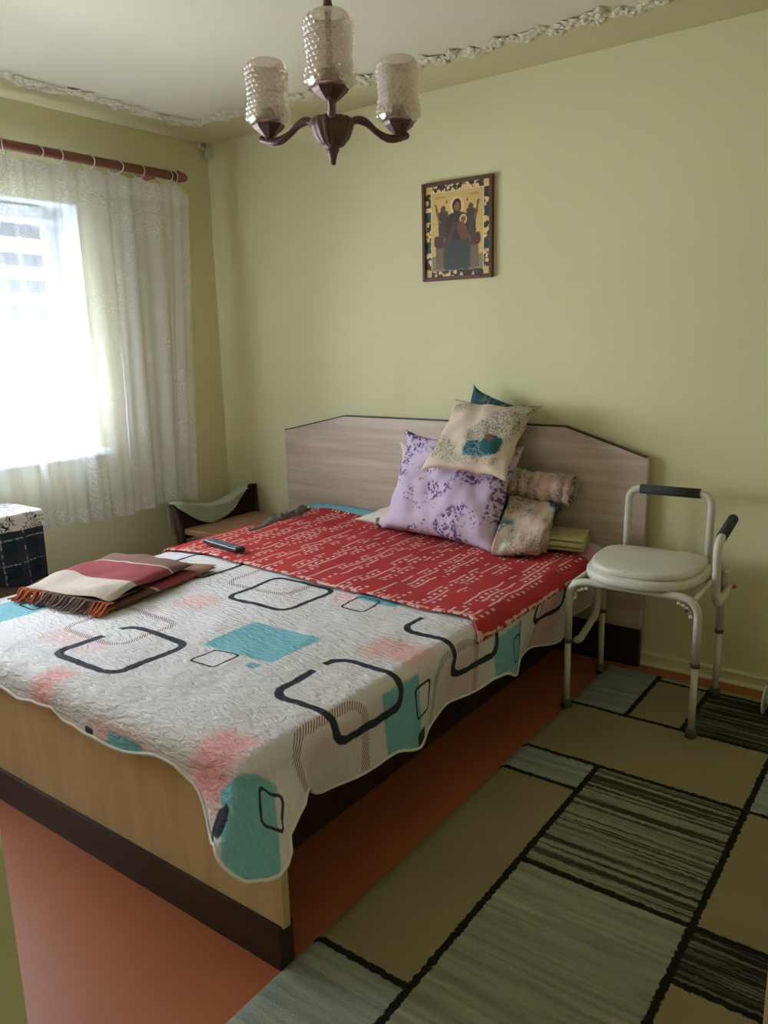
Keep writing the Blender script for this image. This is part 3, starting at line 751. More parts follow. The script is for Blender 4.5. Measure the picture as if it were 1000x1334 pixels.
o = link('feather_cushion', pillow_mesh('feather_cushion', 0.40, 0.38, 0.085, seed=8, ears=0.10, wr=0.02), peacock_mat())
tag(orient(o, (1.955, -0.312, 1.013), (1, 0.0, -0.04), (0.06, 0.70, 0.72)), 'cream cushion printed with feathers and a teal bird on top of the pile', 'cushion', 'pillows piled at the headboard')
def teal_mat():
    t = NT('dark_teal_print_cotton', 0.85, 0.15); uv = t.coord('UV')
    t.color(t.mix(t.ss(t.noise(uv, 30.0, 4.0, 0.6, 1.0), 0.4, 0.65), srgb(40, 76, 84), srgb(104, 128, 128))); t.bump(t.noise(uv, 30.0), 0.3, 0.006); return t.mat
o = link('teal_cushion', pillow_mesh('teal_cushion', 0.26, 0.26, 0.05, seed=21, ears=0.12), teal_mat())
tag(orient(o, (1.886, -0.109, 1.046), (0.95, 0.0, -0.33), (0.3, 0.14, 0.95)), 'dark teal cushion with one corner showing above the feather cushion', 'cushion', 'pillows piled at the headboard')
press(back_pillow, o, (0, 0, -1)); press(back_pillow, flat_pillow, (0, 0, 1))
# rolled bedspread: spiral sheet, axis across the bed
def spiral(name, loc, x0, x1, turns, r_in, r_out, mat, squash=1.0, seed=0.0):
    V, F = [], []; n = int(turns*26); m = 36
    for i in range(n+1):
        t = i/n; a = 2*PI*turns*t + 0.6; r = r_in+(r_out-r_in)*t
        for j in range(m+1):
            q = j/m; rr_ = r*(1+0.13*nz(a*0.8+seed, q*3.0)+0.09*nz(a*2.4, q*8.0+seed)) + 0.006*math.sin(q*34+2.5*nz(a, q*3))*t
            V.append((x0+(x1-x0)*q + 0.012*nz(a*1.3, seed+q)*(1 if j in (0, m) else 0), rr_*math.cos(a), rr_*math.sin(a)*squash))
    for i in range(n):
        for j in range(m):
            k = i*(m+1)+j; F.append((k, k+1, k+m+2, k+m+1))
    o = link(name, mesh(name, V, F), mat); o.location = loc; solidify(o, 0.011); return o
o = spiral('rolled_bedspread', (2.16, -0.152, 0.792), -0.12, 0.165, 2.6, 0.02, 0.080, M['floralroll'], 0.85, 2.0)
tag(o, 'cream and brown floral bedspread rolled up on the right of the pillow pile', 'bedspread'); o.rotation_euler = (0, 0.05, 0.12); roll = o
# folded duvet under the roll: a thick sheet in S-folds
def sfold(name, loc, width, depth, layers, gap, mat, seed=0.0, rot=(0, 0, 0), thick=0.02, wob=0.014):
    path = []; 
    for k in range(layers):
        ys = [-depth/2+depth*q/10 for q in range(11)]
        if k % 2: ys = ys[::-1]
        for y in ys: path.append((y, k*gap))
        if k < layers-1:
            s = 1 if k % 2 == 0 else -1
            for q in range(1, 6):
                a = -PI/2+PI*q/6; path.append((s*(depth/2+gap*0.5*math.cos(a)), k*gap+gap*0.5+gap*0.5*math.sin(a)))
    V, F = [], []; m = 30; n = len(path)
    for i, (y, z) in enumerate(path):
        for j in range(m+1):
            x = -width/2+width*j/m
            V.append((x+wob*nz(y*5+seed, z*20, x), y+wob*nz(x*6, z*9+seed), z+wob*nz(x*7+seed, y*7, z*14)+0.35*wob*nz(x*26+seed, y*26, z*20)))
    for i in range(n-1):
        for j in range(m):
            k = i*(m+1)+j; F.append((k, k+1, k+m+2, k+m+1))
    o = link(name, mesh(name, V, F), mat); o.location = loc; o.rotation_euler = rot; solidify(o, thick); return o
o = sfold('folded_duvet', (2.175, -0.275, 0.602), 0.20, 0.30, 3, 0.042, M['floralroll'], 4.0, (0.50, 0.05, 0.22), 0.026, 0.034); duvet = o
tag(o, 'crumpled floral duvet cover folded between the lilac pillow and the yellow sheet', 'duvet cover')
M['yellow'] = plain('pale_yellow_cotton', srgb(196, 188, 138), 0.9, 0.1, bump=0.3, bscale=30)
o = sfold('folded_sheet', (2.315, -0.195, 0.556), 0.18, 0.20, 4, 0.014, M['yellow'], 9.0, (0.02, 0.02, 0.25), 0.009, 0.006)
tag(o, 'pale yellow folded sheet lying beside the floral duvet at the headboard', 'sheet')
settle(o, lambda x, y: bed_top(x, y)+0.003 if y < -0.13 else bed_top(x, y)-0.008)
si = o.matrix_basis.inverted()
def duvet_floor(x, y):
    q = si @ Vector((x, y, 0.58)); out = max(abs(q.x)-0.098, abs(q.y)-0.118, 0.0)
    return max(bed_top(x, y)+0.013, 0.626-out*1.6)
rb_ = roll.matrix_basis.copy(); ri = rb_.inverted()
for v in duvet.data.vertices:       # the duvet gives way under the roll
    q = ri @ (duvet.matrix_basis @ v.co); r_ = math.hypot(q.y, q.z/0.85)
    if -0.15 < q.x < 0.19 and q.z < 0.02 and r_ < 0.103:
        k_ = 0.103/max(r_, 1e-4); q.y *= k_; q.z = min(q.z*k_, -0.02); v.co = duvet.matrix_basis.inverted() @ (rb_ @ q)
settle(duvet, duvet_floor)

# ---- tartan throw with fringe
def throw_mat():
    t = NT('checked_wool_throw', 0.95, 0.1); p = t.coord('Object'); x = t.xyz(p)
    y = t.m('ADD', x[1], t.m('MULTIPLY', t.m('SUBTRACT', t.noise(p, 4.0, 1.0), 0.5), 0.10)); a = x[0]
    cream, mar, brn = srgb(196, 182, 168), srgb(146, 70, 76), srgb(128, 96, 84)
    c = t.mix(t.ss(y, -0.105, -0.10), cream, mar); c = t.mix(t.ss(y, 0.075, 0.08), c, brn)
    c = t.mix(t.m('MULTIPLY', t.ss(y, 0.068, 0.071), t.ss(y, 0.083, 0.08)), c, srgb(206, 188, 172))
    side = t.ss(x[2], 0.034, 0.030)
    c2 = t.mix(t.ss(y, -0.04, -0.035), srgb(104, 74, 68), mar); c2 = t.mix(t.ss(y, 0.2, 0.205), c2, srgb(140, 104, 84))
    c2 = t.mix(t.m('MULTIPLY', t.ss(y, -0.05, -0.047), t.ss(y, -0.03, -0.033)), c2, srgb(200, 180, 160))
    c = t.mix(side, c, c2)
    c = t.mix(t.m('MULTIPLY', t.noise(p, 120.0, 2.0), 0.25), c, srgb(90, 66, 60))
    t.color(c); t.bump(t.noise(p, 150.0, 3.0), 0.4, 0.004); return t.mat
M['throw'] = throw_mat()
thr = thing('tartan_throw', 'folded wool throw in cream, maroon and brown with orange fringe on the quilt', 'throw', (1.045, -1.545, ZT+0.004), 0.16)
def slab(name, w_, l_, z0, z1, parent, seed, mat, dx=0.0, dy=0.0, skew=0.0):
    V, F = [], []; nx_, ny_ = 26, 34
    for top in (1, 0):
        for i in range(nx_+1):
            for j in range(ny_+1):
                u, v = -1+2*i/nx_, -1+2*j/ny_
                e = (max(0, 1-u**10)*max(0, 1-v**10))**0.5
                zm = (z0+z1)/2; z = zm + (1 if top else -1)*(z1-z0)/2*e
                x = u*w_/2 + dx + skew*v; y = v*l_/2 + dy
                z += 0.007*nz(x*5+seed, y*5, 0.3)*(1 if z0 > 0.01 or top else 0.0) + (0.024*nz(x*4, y*4, seed) + 0.008*nz(x*11, y*11, seed) if top else 0)
                V.append((x+0.008*nz(y*6, seed), y+0.008*nz(x*6, seed+3), max(z, 0.001)))
    m = (nx_+1)*(ny_+1)
    for s in (0, 1):
        for i in range(nx_):
            for j in range(ny_):
                a = s*m+i*(ny_+1)+j; q = (a, a+ny_+1, a+ny_+2, a+1); F.append(q if s == 0 else q[::-1])
    me = mesh(name, V, F); bm = bmesh.new(); bm.from_mesh(me); bmesh.ops.remove_doubles(bm, verts=bm.verts, dist=2e-4); bmesh.ops.recalc_face_normals(bm, faces=bm.faces); bm.to_mesh(me); bm.free()
    return link(name, me, mat, parent)
slab('folded_layer', 0.47, 0.56, 0.0, 0.026, thr, 1.0, M['throw'], 0.0, 0.02)
slab('folded_layer', 0.43, 0.49, 0.024, 0.058, thr, 5.0, M['throw'], -0.02, -0.025, -0.02)
M['fringe1'] = plain('orange_wool_fringe', srgb(176, 98, 70), 0.95, 0.05, var=0.3, nscale=40); M['fringe2'] = plain('grey_brown_wool_fringe', srgb(122, 102, 98), 0.95, 0.05, var=0.3, nscale=40)
for nm, mt, rng in (('fringe', M['fringe1'], ((-0.235, -0.10), (0.16, 0.235))), ('fringe', M['fringe2'], ((-0.10, 0.16),))):
    paths = []
    for (a, b) in rng:
        k = a
        while k < b:
            for lay in (0, 1):
                z = 0.014 if lay == 0 else 0.034; yy = -0.255 if lay == 0 else -0.262
                dx = random.uniform(-0.03, 0.03); ln = random.uniform(0.045, 0.075)
                paths.append([(k, yy, z), (k+dx*0.3, yy-ln*0.35, z+0.002), (k+dx*0.7, yy-ln*0.7, max(0.006, z*0.45)), (k+dx, yy-ln, 0.005)])
            k += 0.0085
    fo = tubes(nm, paths, 0.0034, mt, thr, 5); fo['kind'] = 'stuff'

# ---- remote control
M['blackplastic'] = plain('dark_grey_plastic', srgb(52, 54, 62), 0.35, 0.45, var=0.03); M['button'] = plain('grey_rubber_button', srgb(120, 124, 132), 0.5, 0.3)
rem = thing('remote_control', 'slim dark grey remote control lying at the edge of the red blanket', 'remote control', (1.02, -0.985, ZT+0.022), -0.16)
box('body', (0, 0, 0.010), (0.135, 0.026, 0.010), M['blackplastic'], rem, 0.006, 3)
for i in range(8):
    for j in range(3): box('button', (-0.11+i*0.024, -0.014+j*0.014, 0.0205), (0.007, 0.0042, 0.0015), M['button'], rem, 0.001)
box('button', (0.10, 0, 0.0205), (0.014, 0.014, 0.0016), M['button'], rem, 0.0015)

# ---- grey crumpled garment on the bed edge
M['greycloth'] = plain('mottled_grey_cotton', srgb(120, 118, 116), 0.95, 0.08, var=0.35, nscale=30, bump=0.4, bscale=60)
V, F = [], []; na, nb = 60, 16
wt = [(0, .006), (.12, .022), (.35, .026), (.5, .034), (.62, .026), (.75, .040), (.9, .034), (1, .012)]
ht = [(0, .003), (.12, .009), (.35, .014), (.5, .026), (.6, .018), (.72, .032), (.82, .024), (.92, .030), (1, .008)]
for lay in (1, 0):
    for i in range(na+1):
        t = i/na; cx, cy = 0.845-0.085*t+0.010*math.sin(t*11), -0.665+0.535*t
        for j in range(nb+1):
            q = -1+2*j/nb; x = cx+q*interp(wt, t)*(1+0.25*nz(t*9, q*2)); y = cy+0.006*nz(t*14, q*5)
            ed_ = max(0.0, 1-q*q)**0.55
            h = interp(ht, t)*ed_*(1+0.55*nz(x*55, y*30)+0.35*nz(x*120, y*70)) if lay else -0.001
            V.append((x, y, bed_top(x, y)+0.001+max(h, -0.001)))
m_ = (na+1)*(nb+1)
for lay in (0, 1):
    for i in range(na):
        for j in range(nb):
            k = lay*m_+i*(nb+1)+j; q = (k, k+nb+1, k+nb+2, k+1); F.append(q[::-1] if lay == 0 else q)
me = mesh('grey_garment', V, F); bm = bmesh.new(); bm.from_mesh(me); bmesh.ops.remove_doubles(bm, verts=bm.verts, dist=1e-4); bmesh.ops.recalc_face_normals(bm, faces=bm.faces); bm.to_mesh(me); bm.free()
gp = link('grey_garment', me, M['greycloth'])
tag(gp, 'crumpled mottled grey garment lying along the edge of the red blanket', 'garment')

# ------------------------------------------------------------------ low chair in the corner with pale green cloth
M['brownwood'] = wood_mat('dark_brown_chair_wood', srgb(52, 34, 28), srgb(84, 56, 44), (8, 8, 1.5)); M['tanwood'] = wood_mat('tan_seat_wood', srgb(150, 116, 88), srgb(172, 136, 104), (1, 6, 6))
M['upholstery'] = plain('dark_brown_upholstery', srgb(48, 34, 32), 0.9, 0.1)
ch = thing('low_chair', 'low dark brown wooden chair in the corner between bed and window wall', 'chair', (0.38, -0.33, 0))
CY0, CY1 = -0.29, 0.27
tube('back_post', [(-0.10, CY0, 0), (-0.10, CY0, 0.36), (-0.125, CY0-0.01, 0.585)], [0.024, 0.026, 0.02], M['brownwood'], ch, 10)
tube('back_post', [(-0.10, CY1, 0), (-0.10, CY1, 0.36), (-0.125, CY1+0.01, 0.615)], [0.024, 0.026, 0.028], M['brownwood'], ch, 10)
for y in (CY0+0.02, CY1-0.02): tube('front_leg', [(0.20, y, 0), (0.20, y, 0.42)], [0.018, 0.024], M['brownwood'], ch, 10)
box('seat', (0.04, -0.01, 0.44), (0.18, 0.27, 0.018), M['tanwood'], ch, 0.01)
V, F = [], []
for i in range(21):
    t = i/20; y = CY0+(CY1-CY0)*t; top = 0.575 - 0.075*math.sin(PI*t)**1.2 + 0.045*t
    for (x, z) in ((-0.118, 0.40), (-0.128, top-0.006), (-0.118, top), (-0.10, top), (-0.09, top-0.006), (-0.088, 0.40)): V.append((x, y, z))
for i in range(20):
    for j in range(6): a = i*6+j; b = i*6+(j+1) % 6; F.append((a, b, b+6, a+6))
F += [tuple(range(6)), tuple(range(125, 119, -1))]
bm = bmesh.new(); bm.from_mesh(mesh('t', V, F)); link('backrest', bm_mesh('backrest', bm), M['upholstery'], ch, False)
M['greencloth'] = plain('pale_green_cotton', srgb(164, 172, 150), 0.9, 0.1, bump=0.35, bscale=25)
def chair_cloth():
    V, F = [], []; na, nb = 40, 40
    for i in range(na+1):
        t = i/na; y = -0.662 + 0.517*t + 0.33      # local to chair (origin y=-0.33)
        tt = min(1, max(0, (y-CY0)/(CY1-CY0))); top = 0.585 - 0.07*math.sin(PI*tt)**1.2 + 0.045*tt + 0.014
        if y < CY0-0.034: top -= (CY0-0.034-y)*1.1
        front = 0.10*math.sin(PI*min(1.0, max(0.0, t*1.02)))**0.7*(1.15-0.5*t) + 0.02
        back = 0.20
        for j in range(nb+1):
            l = -back + (back+front)*j/nb
            if l < -0.02: x, z = -0.150-0.01*math.sin(y*30)*abs(l)*4, top-(-l-0.02)
            elif l > 0.02: x, z = -0.070+0.10*(l-0.02)+0.006*math.sin(y*40), top-(l-0.02)
            else: a = l/0.02*PI/2; x, z = -0.110+0.040*math.sin(a), top+0.012*math.cos(a)-0.002
            V.append((x+0.38+0.006*nz(y*9, z*9), y-0.33, z+0.004*nz(y*12, l*12)))
    for i in range(na):
        for j in range(nb): a = i*(nb+1)+j; F.append((a, a+1, a+nb+2, a+nb+1))
    o = link('draped_cloth', mesh('draped_cloth', V, F), M['greencloth']); solidify(o, 0.004); return o
tag(chair_cloth(), 'pale green cloth draped over the back of the low brown chair', 'cloth')

# ------------------------------------------------------------------ small table with plaid cloth and lace runner by the window
M['tableside'] = laminate('tan_table_laminate', srgb(176, 150, 122), srgb(194, 170, 142), (4, 4, 1))
tb = thing('side_table', 'small tan cabinet table under the plaid cloth beside the window wall', 'table', (0.315, -1.85, 0))
span('cabinet_body', (-0.13, -0.31, 0.06), (0.125, 0.325, 0.725), M['tableside'], tb, 0.003)
span('table_top', (-0.14, -0.32, 0.725), (0.13, 0.33, 0.745), M['tableside'], tb, 0.004)
for x in (-0.1, 0.1):
    for y in (-0.28, 0.29): box('foot', (x, y, 0.03), (0.018, 0.018, 0.03), M['brownwood'], tb, 0.003)
span('door', (0.1255, -0.29, 0.09), (0.134, 0.30, 0.70), M['tableside'], tb, 0.002)
def table_drape(name, mat, z0, x0, x1, y0, y1, Lf, lift, rip, ripn, skirt_r=0.02, solid=0.003):
    V, F, U = [], [], []; ns, nt_ = 50, 70; L = Lf
    tot = (x1-x0)
    for i in range(nt_+1):
        y = y0+(y1-y0)*i/nt_
        for j in range(ns+1):
            s = (tot+L(y))*j/ns
            if s < tot: x, z = x0+s, 0.0
            else:
                o, d = arc(s-tot, skirt_r, 0.06); x, z = x1+o, -d
                g = max(0, s-tot-0.03); x += rip*g*math.sin(y*ripn+1.0) + rip*0.5*g*nz(y*9, s*3)
            V.append((x, y, z0+lift+z)); U.append((y, s))
    for i in range(nt_):
        for j in range(ns): a = i*(ns+1)+j; F.append((a, a+ns+1, a+ns+2, a+1))
    o = link(name, mesh(name, V, F, U), mat); solidify(o, solid); return o
def plaid_mat():
    t = NT('dark_plaid_flannel', 0.92, 0.1); uv = t.coord('UV'); x = t.xyz(uv)
    c = t.mix(t.noise(uv, 12.0, 2.0), srgb(30, 42, 54), srgb(42, 56, 64))
    def bands(v, per, wd, off):
        g = t.m('MODULO', t.m('ADD', v, off), per); return t.m('MULTIPLY', t.ss(g, 0.0, 0.003), t.ss(g, wd+0.003, wd))
    c = t.mix(t.m('MULTIPLY', bands(x[0], 0.105, 0.045, 9.0), 0.5), c, srgb(62, 60, 74)); c = t.mix(t.m('MULTIPLY', bands(x[1], 0.105, 0.045, 9.03), 0.5), c, srgb(62, 60, 74))
    la, lb = bands(x[0], 0.105, 0.006, 9.07), bands(x[1], 0.105, 0.006, 9.09)
    c = t.mix(t.m('MULTIPLY', t.m('MAXIMUM', la, lb), t.ss(t.noise(uv, 60.0, 2.0), 0.42, 0.6)), c, srgb(176, 170, 176))
    t.color(c); t.bump(t.noise(uv, 120.0, 2.0), 0.3, 0.003); return t.mat
def lace_cloth():
    t = NT('white_crochet_lace'); n = t.n; t.n.remove(t.bsdf); uv = t.coord('UV')
    wob = t.v('ADD', uv, t.v('MULTIPLY', t.v('SUBTRACT', t.noise(uv, 22.0, 2.0, color=True), (0.5, 0.5, 0.5)), (0.05, 0.05, 0)))
    f = t.m('MAXIMUM', t.ss(t.m('SINE', t.m('MULTIPLY', t.vor(wob, 26.0), 22.0)), -0.1, 0.3), t.ss(t.noise(uv, 17.0, 1.0), 0.50, 0.54))
    x = t.xyz(uv); ring = t.ss(t.vor(uv, 24.0), 0.3, 0.4)
    f = t.m('MAXIMUM', t.m('MULTIPLY', f, 0.92), t.m('MULTIPLY', ring, 0.35))
    tr = n.new('ShaderNodeBsdfTransparent'); df = n.new('ShaderNodeBsdfDiffuse'); df.inputs[0].default_value = srgb(222, 218, 216)
    m2 = n.new('ShaderNodeMixShader'); t.L.new(f, m2.inputs[0]); t.L.new(tr.outputs[0], m2.inputs[1]); t.L.new(df.outputs[0], m2.inputs[2]); t.L.new(m2.outputs[0], t.out.inputs[0]); return t.mat
tag(table_drape('plaid_cloth', plaid_mat(), 0.745, 0.19, 0.447, -2.19, -1.516, lambda y: 0.29+0.012*math.sin(y*14+2.0)+0.035*max(0, math.sin(y*11.0+0.3)), 0.005, 0.10, 26), 'dark navy plaid cloth hanging over the front of the side table', 'tablecloth')
tag(table_drape('lace_runner', lace_cloth(), 0.745, 0.192, 0.451, -2.17, -1.508, lambda y: 0.095+0.015*math.sin((y+1.46)*9+0.6)-0.02*max(0, (y+1.62)/0.16), 0.011, 0.10, 26, 0.026, 0.002), 'white crochet lace cloth laid over the plaid cloth on the side table', 'lace cloth')

# ------------------------------------------------------------------ rug
def rug_mat():
    t = NT('cut_pile_rug_wool', 0.98, 0.05); p = t.coord('Object')
    wp = t.v('ADD', p, t.v('MULTIPLY', t.v('SUBTRACT', t.noise(p, 70.0, 3.0, color=True), (0.5, 0.5, 0.5)), (0.016, 0.016, 0)))
    tan = t.mix(t.noise(p, 4.0, 4.0), srgb(158, 146, 110), srgb(180, 168, 128))
    xs = t.v('MULTIPLY', wp, (2.2, 42.0, 0)); st = t.noise(xs, 1.0, 3.0, 0.6)
    grey = t.mix(t.ss(st, 0.3, 0.7), srgb(148, 152, 130), srgb(184, 188, 164))
    grey = t.mix(t.ss(t.noise(t.v('MULTIPLY', wp, (1.2, 17.0, 0)), 1.0, 1.0), 0.62, 0.70), grey, srgb(198, 196, 172))
    blue = t.mix(t.ss(st, 0.3, 0.7), srgb(146, 156, 150), srgb(186, 192, 182))
    stripes = t.mix(t.ss(t.noise(t.v('MULTIPLY', wp, (0.9, 74.0, 0)), 1.0, 3.0, 0.65), 0.42, 0.60), srgb(64, 64, 54), srgb(170, 168, 142))
    dstripes = t.mix(t.ss(t.noise(t.v('MULTIPLY', wp, (1.5, 60.0, 0)), 1.0, 3.0, 0.7), 0.46, 0.6), srgb(48, 50, 44), srgb(124, 124, 104))
    blk = srgb(30, 32, 28)
    A, B = 2.78, 3.245
    rects = [  # x0,x1,y0,y1,colour
        (2.44, A, -2.09, -1.13, tan), (2.44, A, -1.13, -.955, blue), (2.44, B, -.955, -.55, tan), (A, B, -1.54, -.955, stripes),
        (A, B, -2.55, -1.54, grey), (B, 3.6, -1.54, -.955, tan), (B, 3.6, -.955, -.55, blue), (B, 3.6, -1.735, -1.54, dstripes), (B, 3.6, -2.55, -1.735, tan),
        (2.44, A, -2.55, -2.09, blue), (2.44, 2.73, -.55, 0, blue), (2.73, 2.94, -.55, -.165, tan), (2.73, 2.94, -.165, 0, grey), (2.94, 3.6, -.55, -.165, dstripes), (2.94, 3.6, -.165, 0, grey), (2.44, 3.6, -3.0, -2.55, tan)]
    c = blk; hgt = None
    for (x0, x1, y0, y1, col) in rects:
        e = 0.0100
        d = t.sdbox(wp, (x0+x1)/2, (y0+y1)/2, (x1-x0)/2-e, (y1-y0)/2-e, 0.001)
        f = t.ss(d, 0.002, -0.002)
        c = t.mix(f, c, col)
    c = t.mix(t.m('MULTIPLY', t.noise(p, 260.0, 2.0), 0.25), c, srgb(70, 66, 50))
    t.color(c); t.bump(t.noise(p, 320.0, 2.0), 0.7, 0.006); return t.mat
V, F = [], []; nx_, ny_ = 56, 150
RX0, RX1, RY0, RY1 = 2.50, 3.515, -2.95, -0.105
for i in range(nx_+1):
    for j in range(ny_+1):
        x = RX0+(RX1-RX0)*i/nx_; y = RY0+(RY1-RY0)*j/ny_; ex = 0 if 0 < i < nx_ and 0 < j < ny_ else 1
        V.append((x+0.003*nz(y*9, 2.0)*ex, y, 0.001 if ex else 0.011+0.0015*nz(x*9, y*9)))
for i in range(nx_):
    for j in range(ny_): a = i*(ny_+1)+j; F.append((a, a+ny_+1, a+ny_+2, a+1))
tag(link('area_rug', mesh('area_rug', V, F), rug_mat()), 'patchwork pile rug in tan, grey and dark stripes divided by black lines', 'rug')

# ------------------------------------------------------------------ commode chair
M['enamel'] = plain('cream_white_enamel', srgb(205, 200, 186), 0.35, 0.45, var=0.03); M['seatplastic'] = plain('cream_white_plastic', srgb(208, 204, 190), 0.4, 0.4, var=0.02)
M['foam'] = plain('grey_foam', srgb(70, 72, 74), 0.9, 0.1, bump=0.3, bscale=150); M['rubber'] = plain('grey_rubber', srgb(92, 92, 86), 0.8, 0.15); M['redplastic'] = plain('red_plastic', srgb(196, 56, 40), 0.4, 0.4)
cm = thing('commode_chair', 'white tubular commode chair with closed lid standing on the rug by the bed', 'commode chair', (2.738, -0.39, 0.012), 0.035)
XL, XR, YB, YFt = -0.235, 0.235, 0.195, -0.20
R_ = 0.0145
# front frame: inverted U
tube('front_frame', fillet([(XL, YFt, 0.27), (XL, YFt, 0.52), (XR, YFt, 0.52), (XR, YFt, 0.27)], 0.075, 8), R_, M['enamel'], cm)
for x in (XL, XR):
    tube('rear_post', fillet([(x, YB, 0.27), (x, YB, 0.535), (x*0.96, YB-0.02, 0.545)], 0.01), R_, M['enamel'], cm)
    tube('side_rail', [(x*0.93, YFt+0.005, 0.512), (x*0.93, YB, 0.512)], 0.010, M['enamel'], cm)
    for (y, zc) in ((YFt, 0.275), (YB, 0.275)):
        lg = tube('adjustable_leg', [(x, y, 0.02), (x, y, 0.28)], 0.0125, M['enamel'], cm)
        tube('collar', [(x, y, zc-0.008), (x, y, zc+0.008)], 0.0165, M['rubber'], lg)
        lathe('rubber_foot', [(0.0001, 0.0), (0.021, 0.0), (0.0205, 0.02), (0.017, 0.034), (0.0001, 0.034)], M['rubber'], lg, 16, (x, y, 0.0))
    sg = 1 if x > 0 else -1
    # small ribbed corner gusset under the bend of the front frame
    bm = bmesh.new(); n = 5
    for k in range(n):
        a = PI*0.5*(k+0.5)/n; cx, cz = x-sg*0.075, 0.52-0.075
        box_bm(bm, (cx+sg*math.cos(a)*0.052, YFt, cz+math.sin(a)*0.052), (0.007, 0.008, 0.006), 0.002, 1)
    link('corner_gusset', bm_mesh('corner_gusset', bm), M['enamel'], cm, False)
    o = lathe('bolt', [(0.0001, 0.004), (0.006, 0.004), (0.008, 0.0)], M['rubber'], cm, 12, (x-sg*0.040, YFt-0.011, 0.475), rot=(PI/2, 0, 0))
tube('rear_crossbar', [(XL, YB, 0.47), (XR, YB, 0.47)], 0.010, M['enamel'], cm)
# backrest loop with foam grip
bp = fillet([(-0.145, YB-0.005, 0.47), (-0.145, YB+0.01, 0.815), (0.175, YB+0.01, 0.815), (0.175, YB-0.005, 0.47)], 0.05, 8)
tube('backrest_tube', bp, R_, M['enamel'], cm)
tube('backrest_grip', [(-0.10, YB+0.01, 0.815), (0.13, YB+0.01, 0.815)], 0.0195, M['foam'], cm, 16)
# armrests: right one raised, left one dropped
arm = tube('armrest', fillet([(0.262, 0.185, 0.462), (0.262, -0.055, 0.455), (0.262, -0.095, 0.70), (0.262, 0.14, 0.735)], 0.055, 8), R_, M['enamel'], cm)
tube('arm_grip', [(0.262, -0.03, 0.7105), (0.262, 0.16, 0.738)], 0.019, M['foam'], arm, 16)
arm = tube('armrest', fillet([(-0.252, 0.185, 0.50), (-0.252, 0.175, 0.27), (-0.252, -0.02, 0.215), (-0.252, -0.06, 0.225)], 0.05, 8), R_, M['enamel'], cm)
for x in (-0.234, 0.250):
    box('pivot_bracket', (x, 0.185, 0.48), (0.010, 0.016, 0.045), M['enamel'], cm, 0.003)
    o = lathe('release_button', [(0.0001, 0.012), (0.007, 0.011), (0.009, 0.0)], M['redplastic'], cm, 14, (x+(0.025 if x > 0 else -0.025), 0.185, 0.468), rot=(0, PI/2*(1 if x > 0 else -1), 0))
# seat ring, lid, bucket
def dshape(n, hw, yb, yf, sq=2.6):
    pts = []
    cy = yb-0.17
    for k in range(n):
        a = 2*PI*k/n; c, s = math.cos(a), math.sin(a)
        if s >= 0: x = hw*math.copysign(abs(c)**(2/5.0), c); y = cy+(yb-cy)*abs(s)**(2/5.0)
        else: x = hw*math.copysign(abs(c)**(2/sq), c); y = cy-(cy-yf)*abs(s)**(2/sq)
        pts.append((x, y))
    return pts
def dprism(name, hw, yb, yf, prof, mat, parent, sq=2.4):
    n = 72; V, F = [], []
    for (sc_, z) in prof:
        for (x, y) in dshape(n, hw, yb, yf, sq):
            cx, cy = 0.0, (yb+yf)/2; V.append((x*sc_, cy+(y-cy)*sc_, z))
    for i in range(len(prof)-1):
        for k in range(n): k2 = (k+1) % n; F.append((i*n+k, i*n+k2, (i+1)*n+k2, (i+1)*n+k))
    F.append(tuple(range(n-1, -1, -1))); F.append(tuple((len(prof)-1)*n+k for k in range(n)))
    return link(name, mesh(name, V, F), mat, parent)
st = dprism('seat', 0.215, 0.16, -0.245, [(0.90, 0.527), (0.985, 0.530), (1.0, 0.542), (0.995, 0.556), (0.97, 0.563)], M['seatplastic'], cm)
ld = dprism('lid', 0.20, 0.165, -0.222, [(0.97, 0.5645), (0.995, 0.567), (1.0, 0.578), (0.985, 0.586), (0.93, 0.590), (0.5, 0.592)], M['seatplastic'], cm)
lathe('lid_rivet', [(0.0001, 0.002), (0.006, 0.001), (0.007, 0.0)], M['rubber'], ld, 12, (-0.02, -0.213, 0.5855))
lathe('bucket_ring', [(0.12, 0.526), (0.135, 0.526), (0.135, 0.50), (0.125, 0.49), (0.12, 0.526)], M['seatplastic'], cm, 32, (0.0, -0.03, 0.0))
for x in (-0.10, 0.12): box('hinge', (x, 0.17, 0.565), (0.018, 0.012, 0.012), M['seatplastic'], cm, 0.004)

# ------------------------------------------------------------------ white spool at the rug edge by the wall
sp = thing('plastic_spool', 'white plastic spool with two thin rims standing by the baseboard', 'spool', (3.178, -0.245, 0.012+0.055))
def rim(x):
    o = lathe('rim', [(0.018, -0.002), (0.050, -0.002), (0.055, -0.004), (0.055, 0.004), (0.050, 0.002), (0.018, 0.002), (0.018, -0.002)], M['whiteplastic'], sp, 40, (x, 0, 0), rot=(0, PI/2, 0)); return o
rim(-0.019); rim(0.019)
o = lathe('hub', [(0.0001, -0.019), (0.022, -0.019), (0.022, 0.03), (0.012, 0.05), (0.0001, 0.05)], M['whiteplastic'], sp, 24, (0, 0, 0), rot=(0, PI/2, 0))

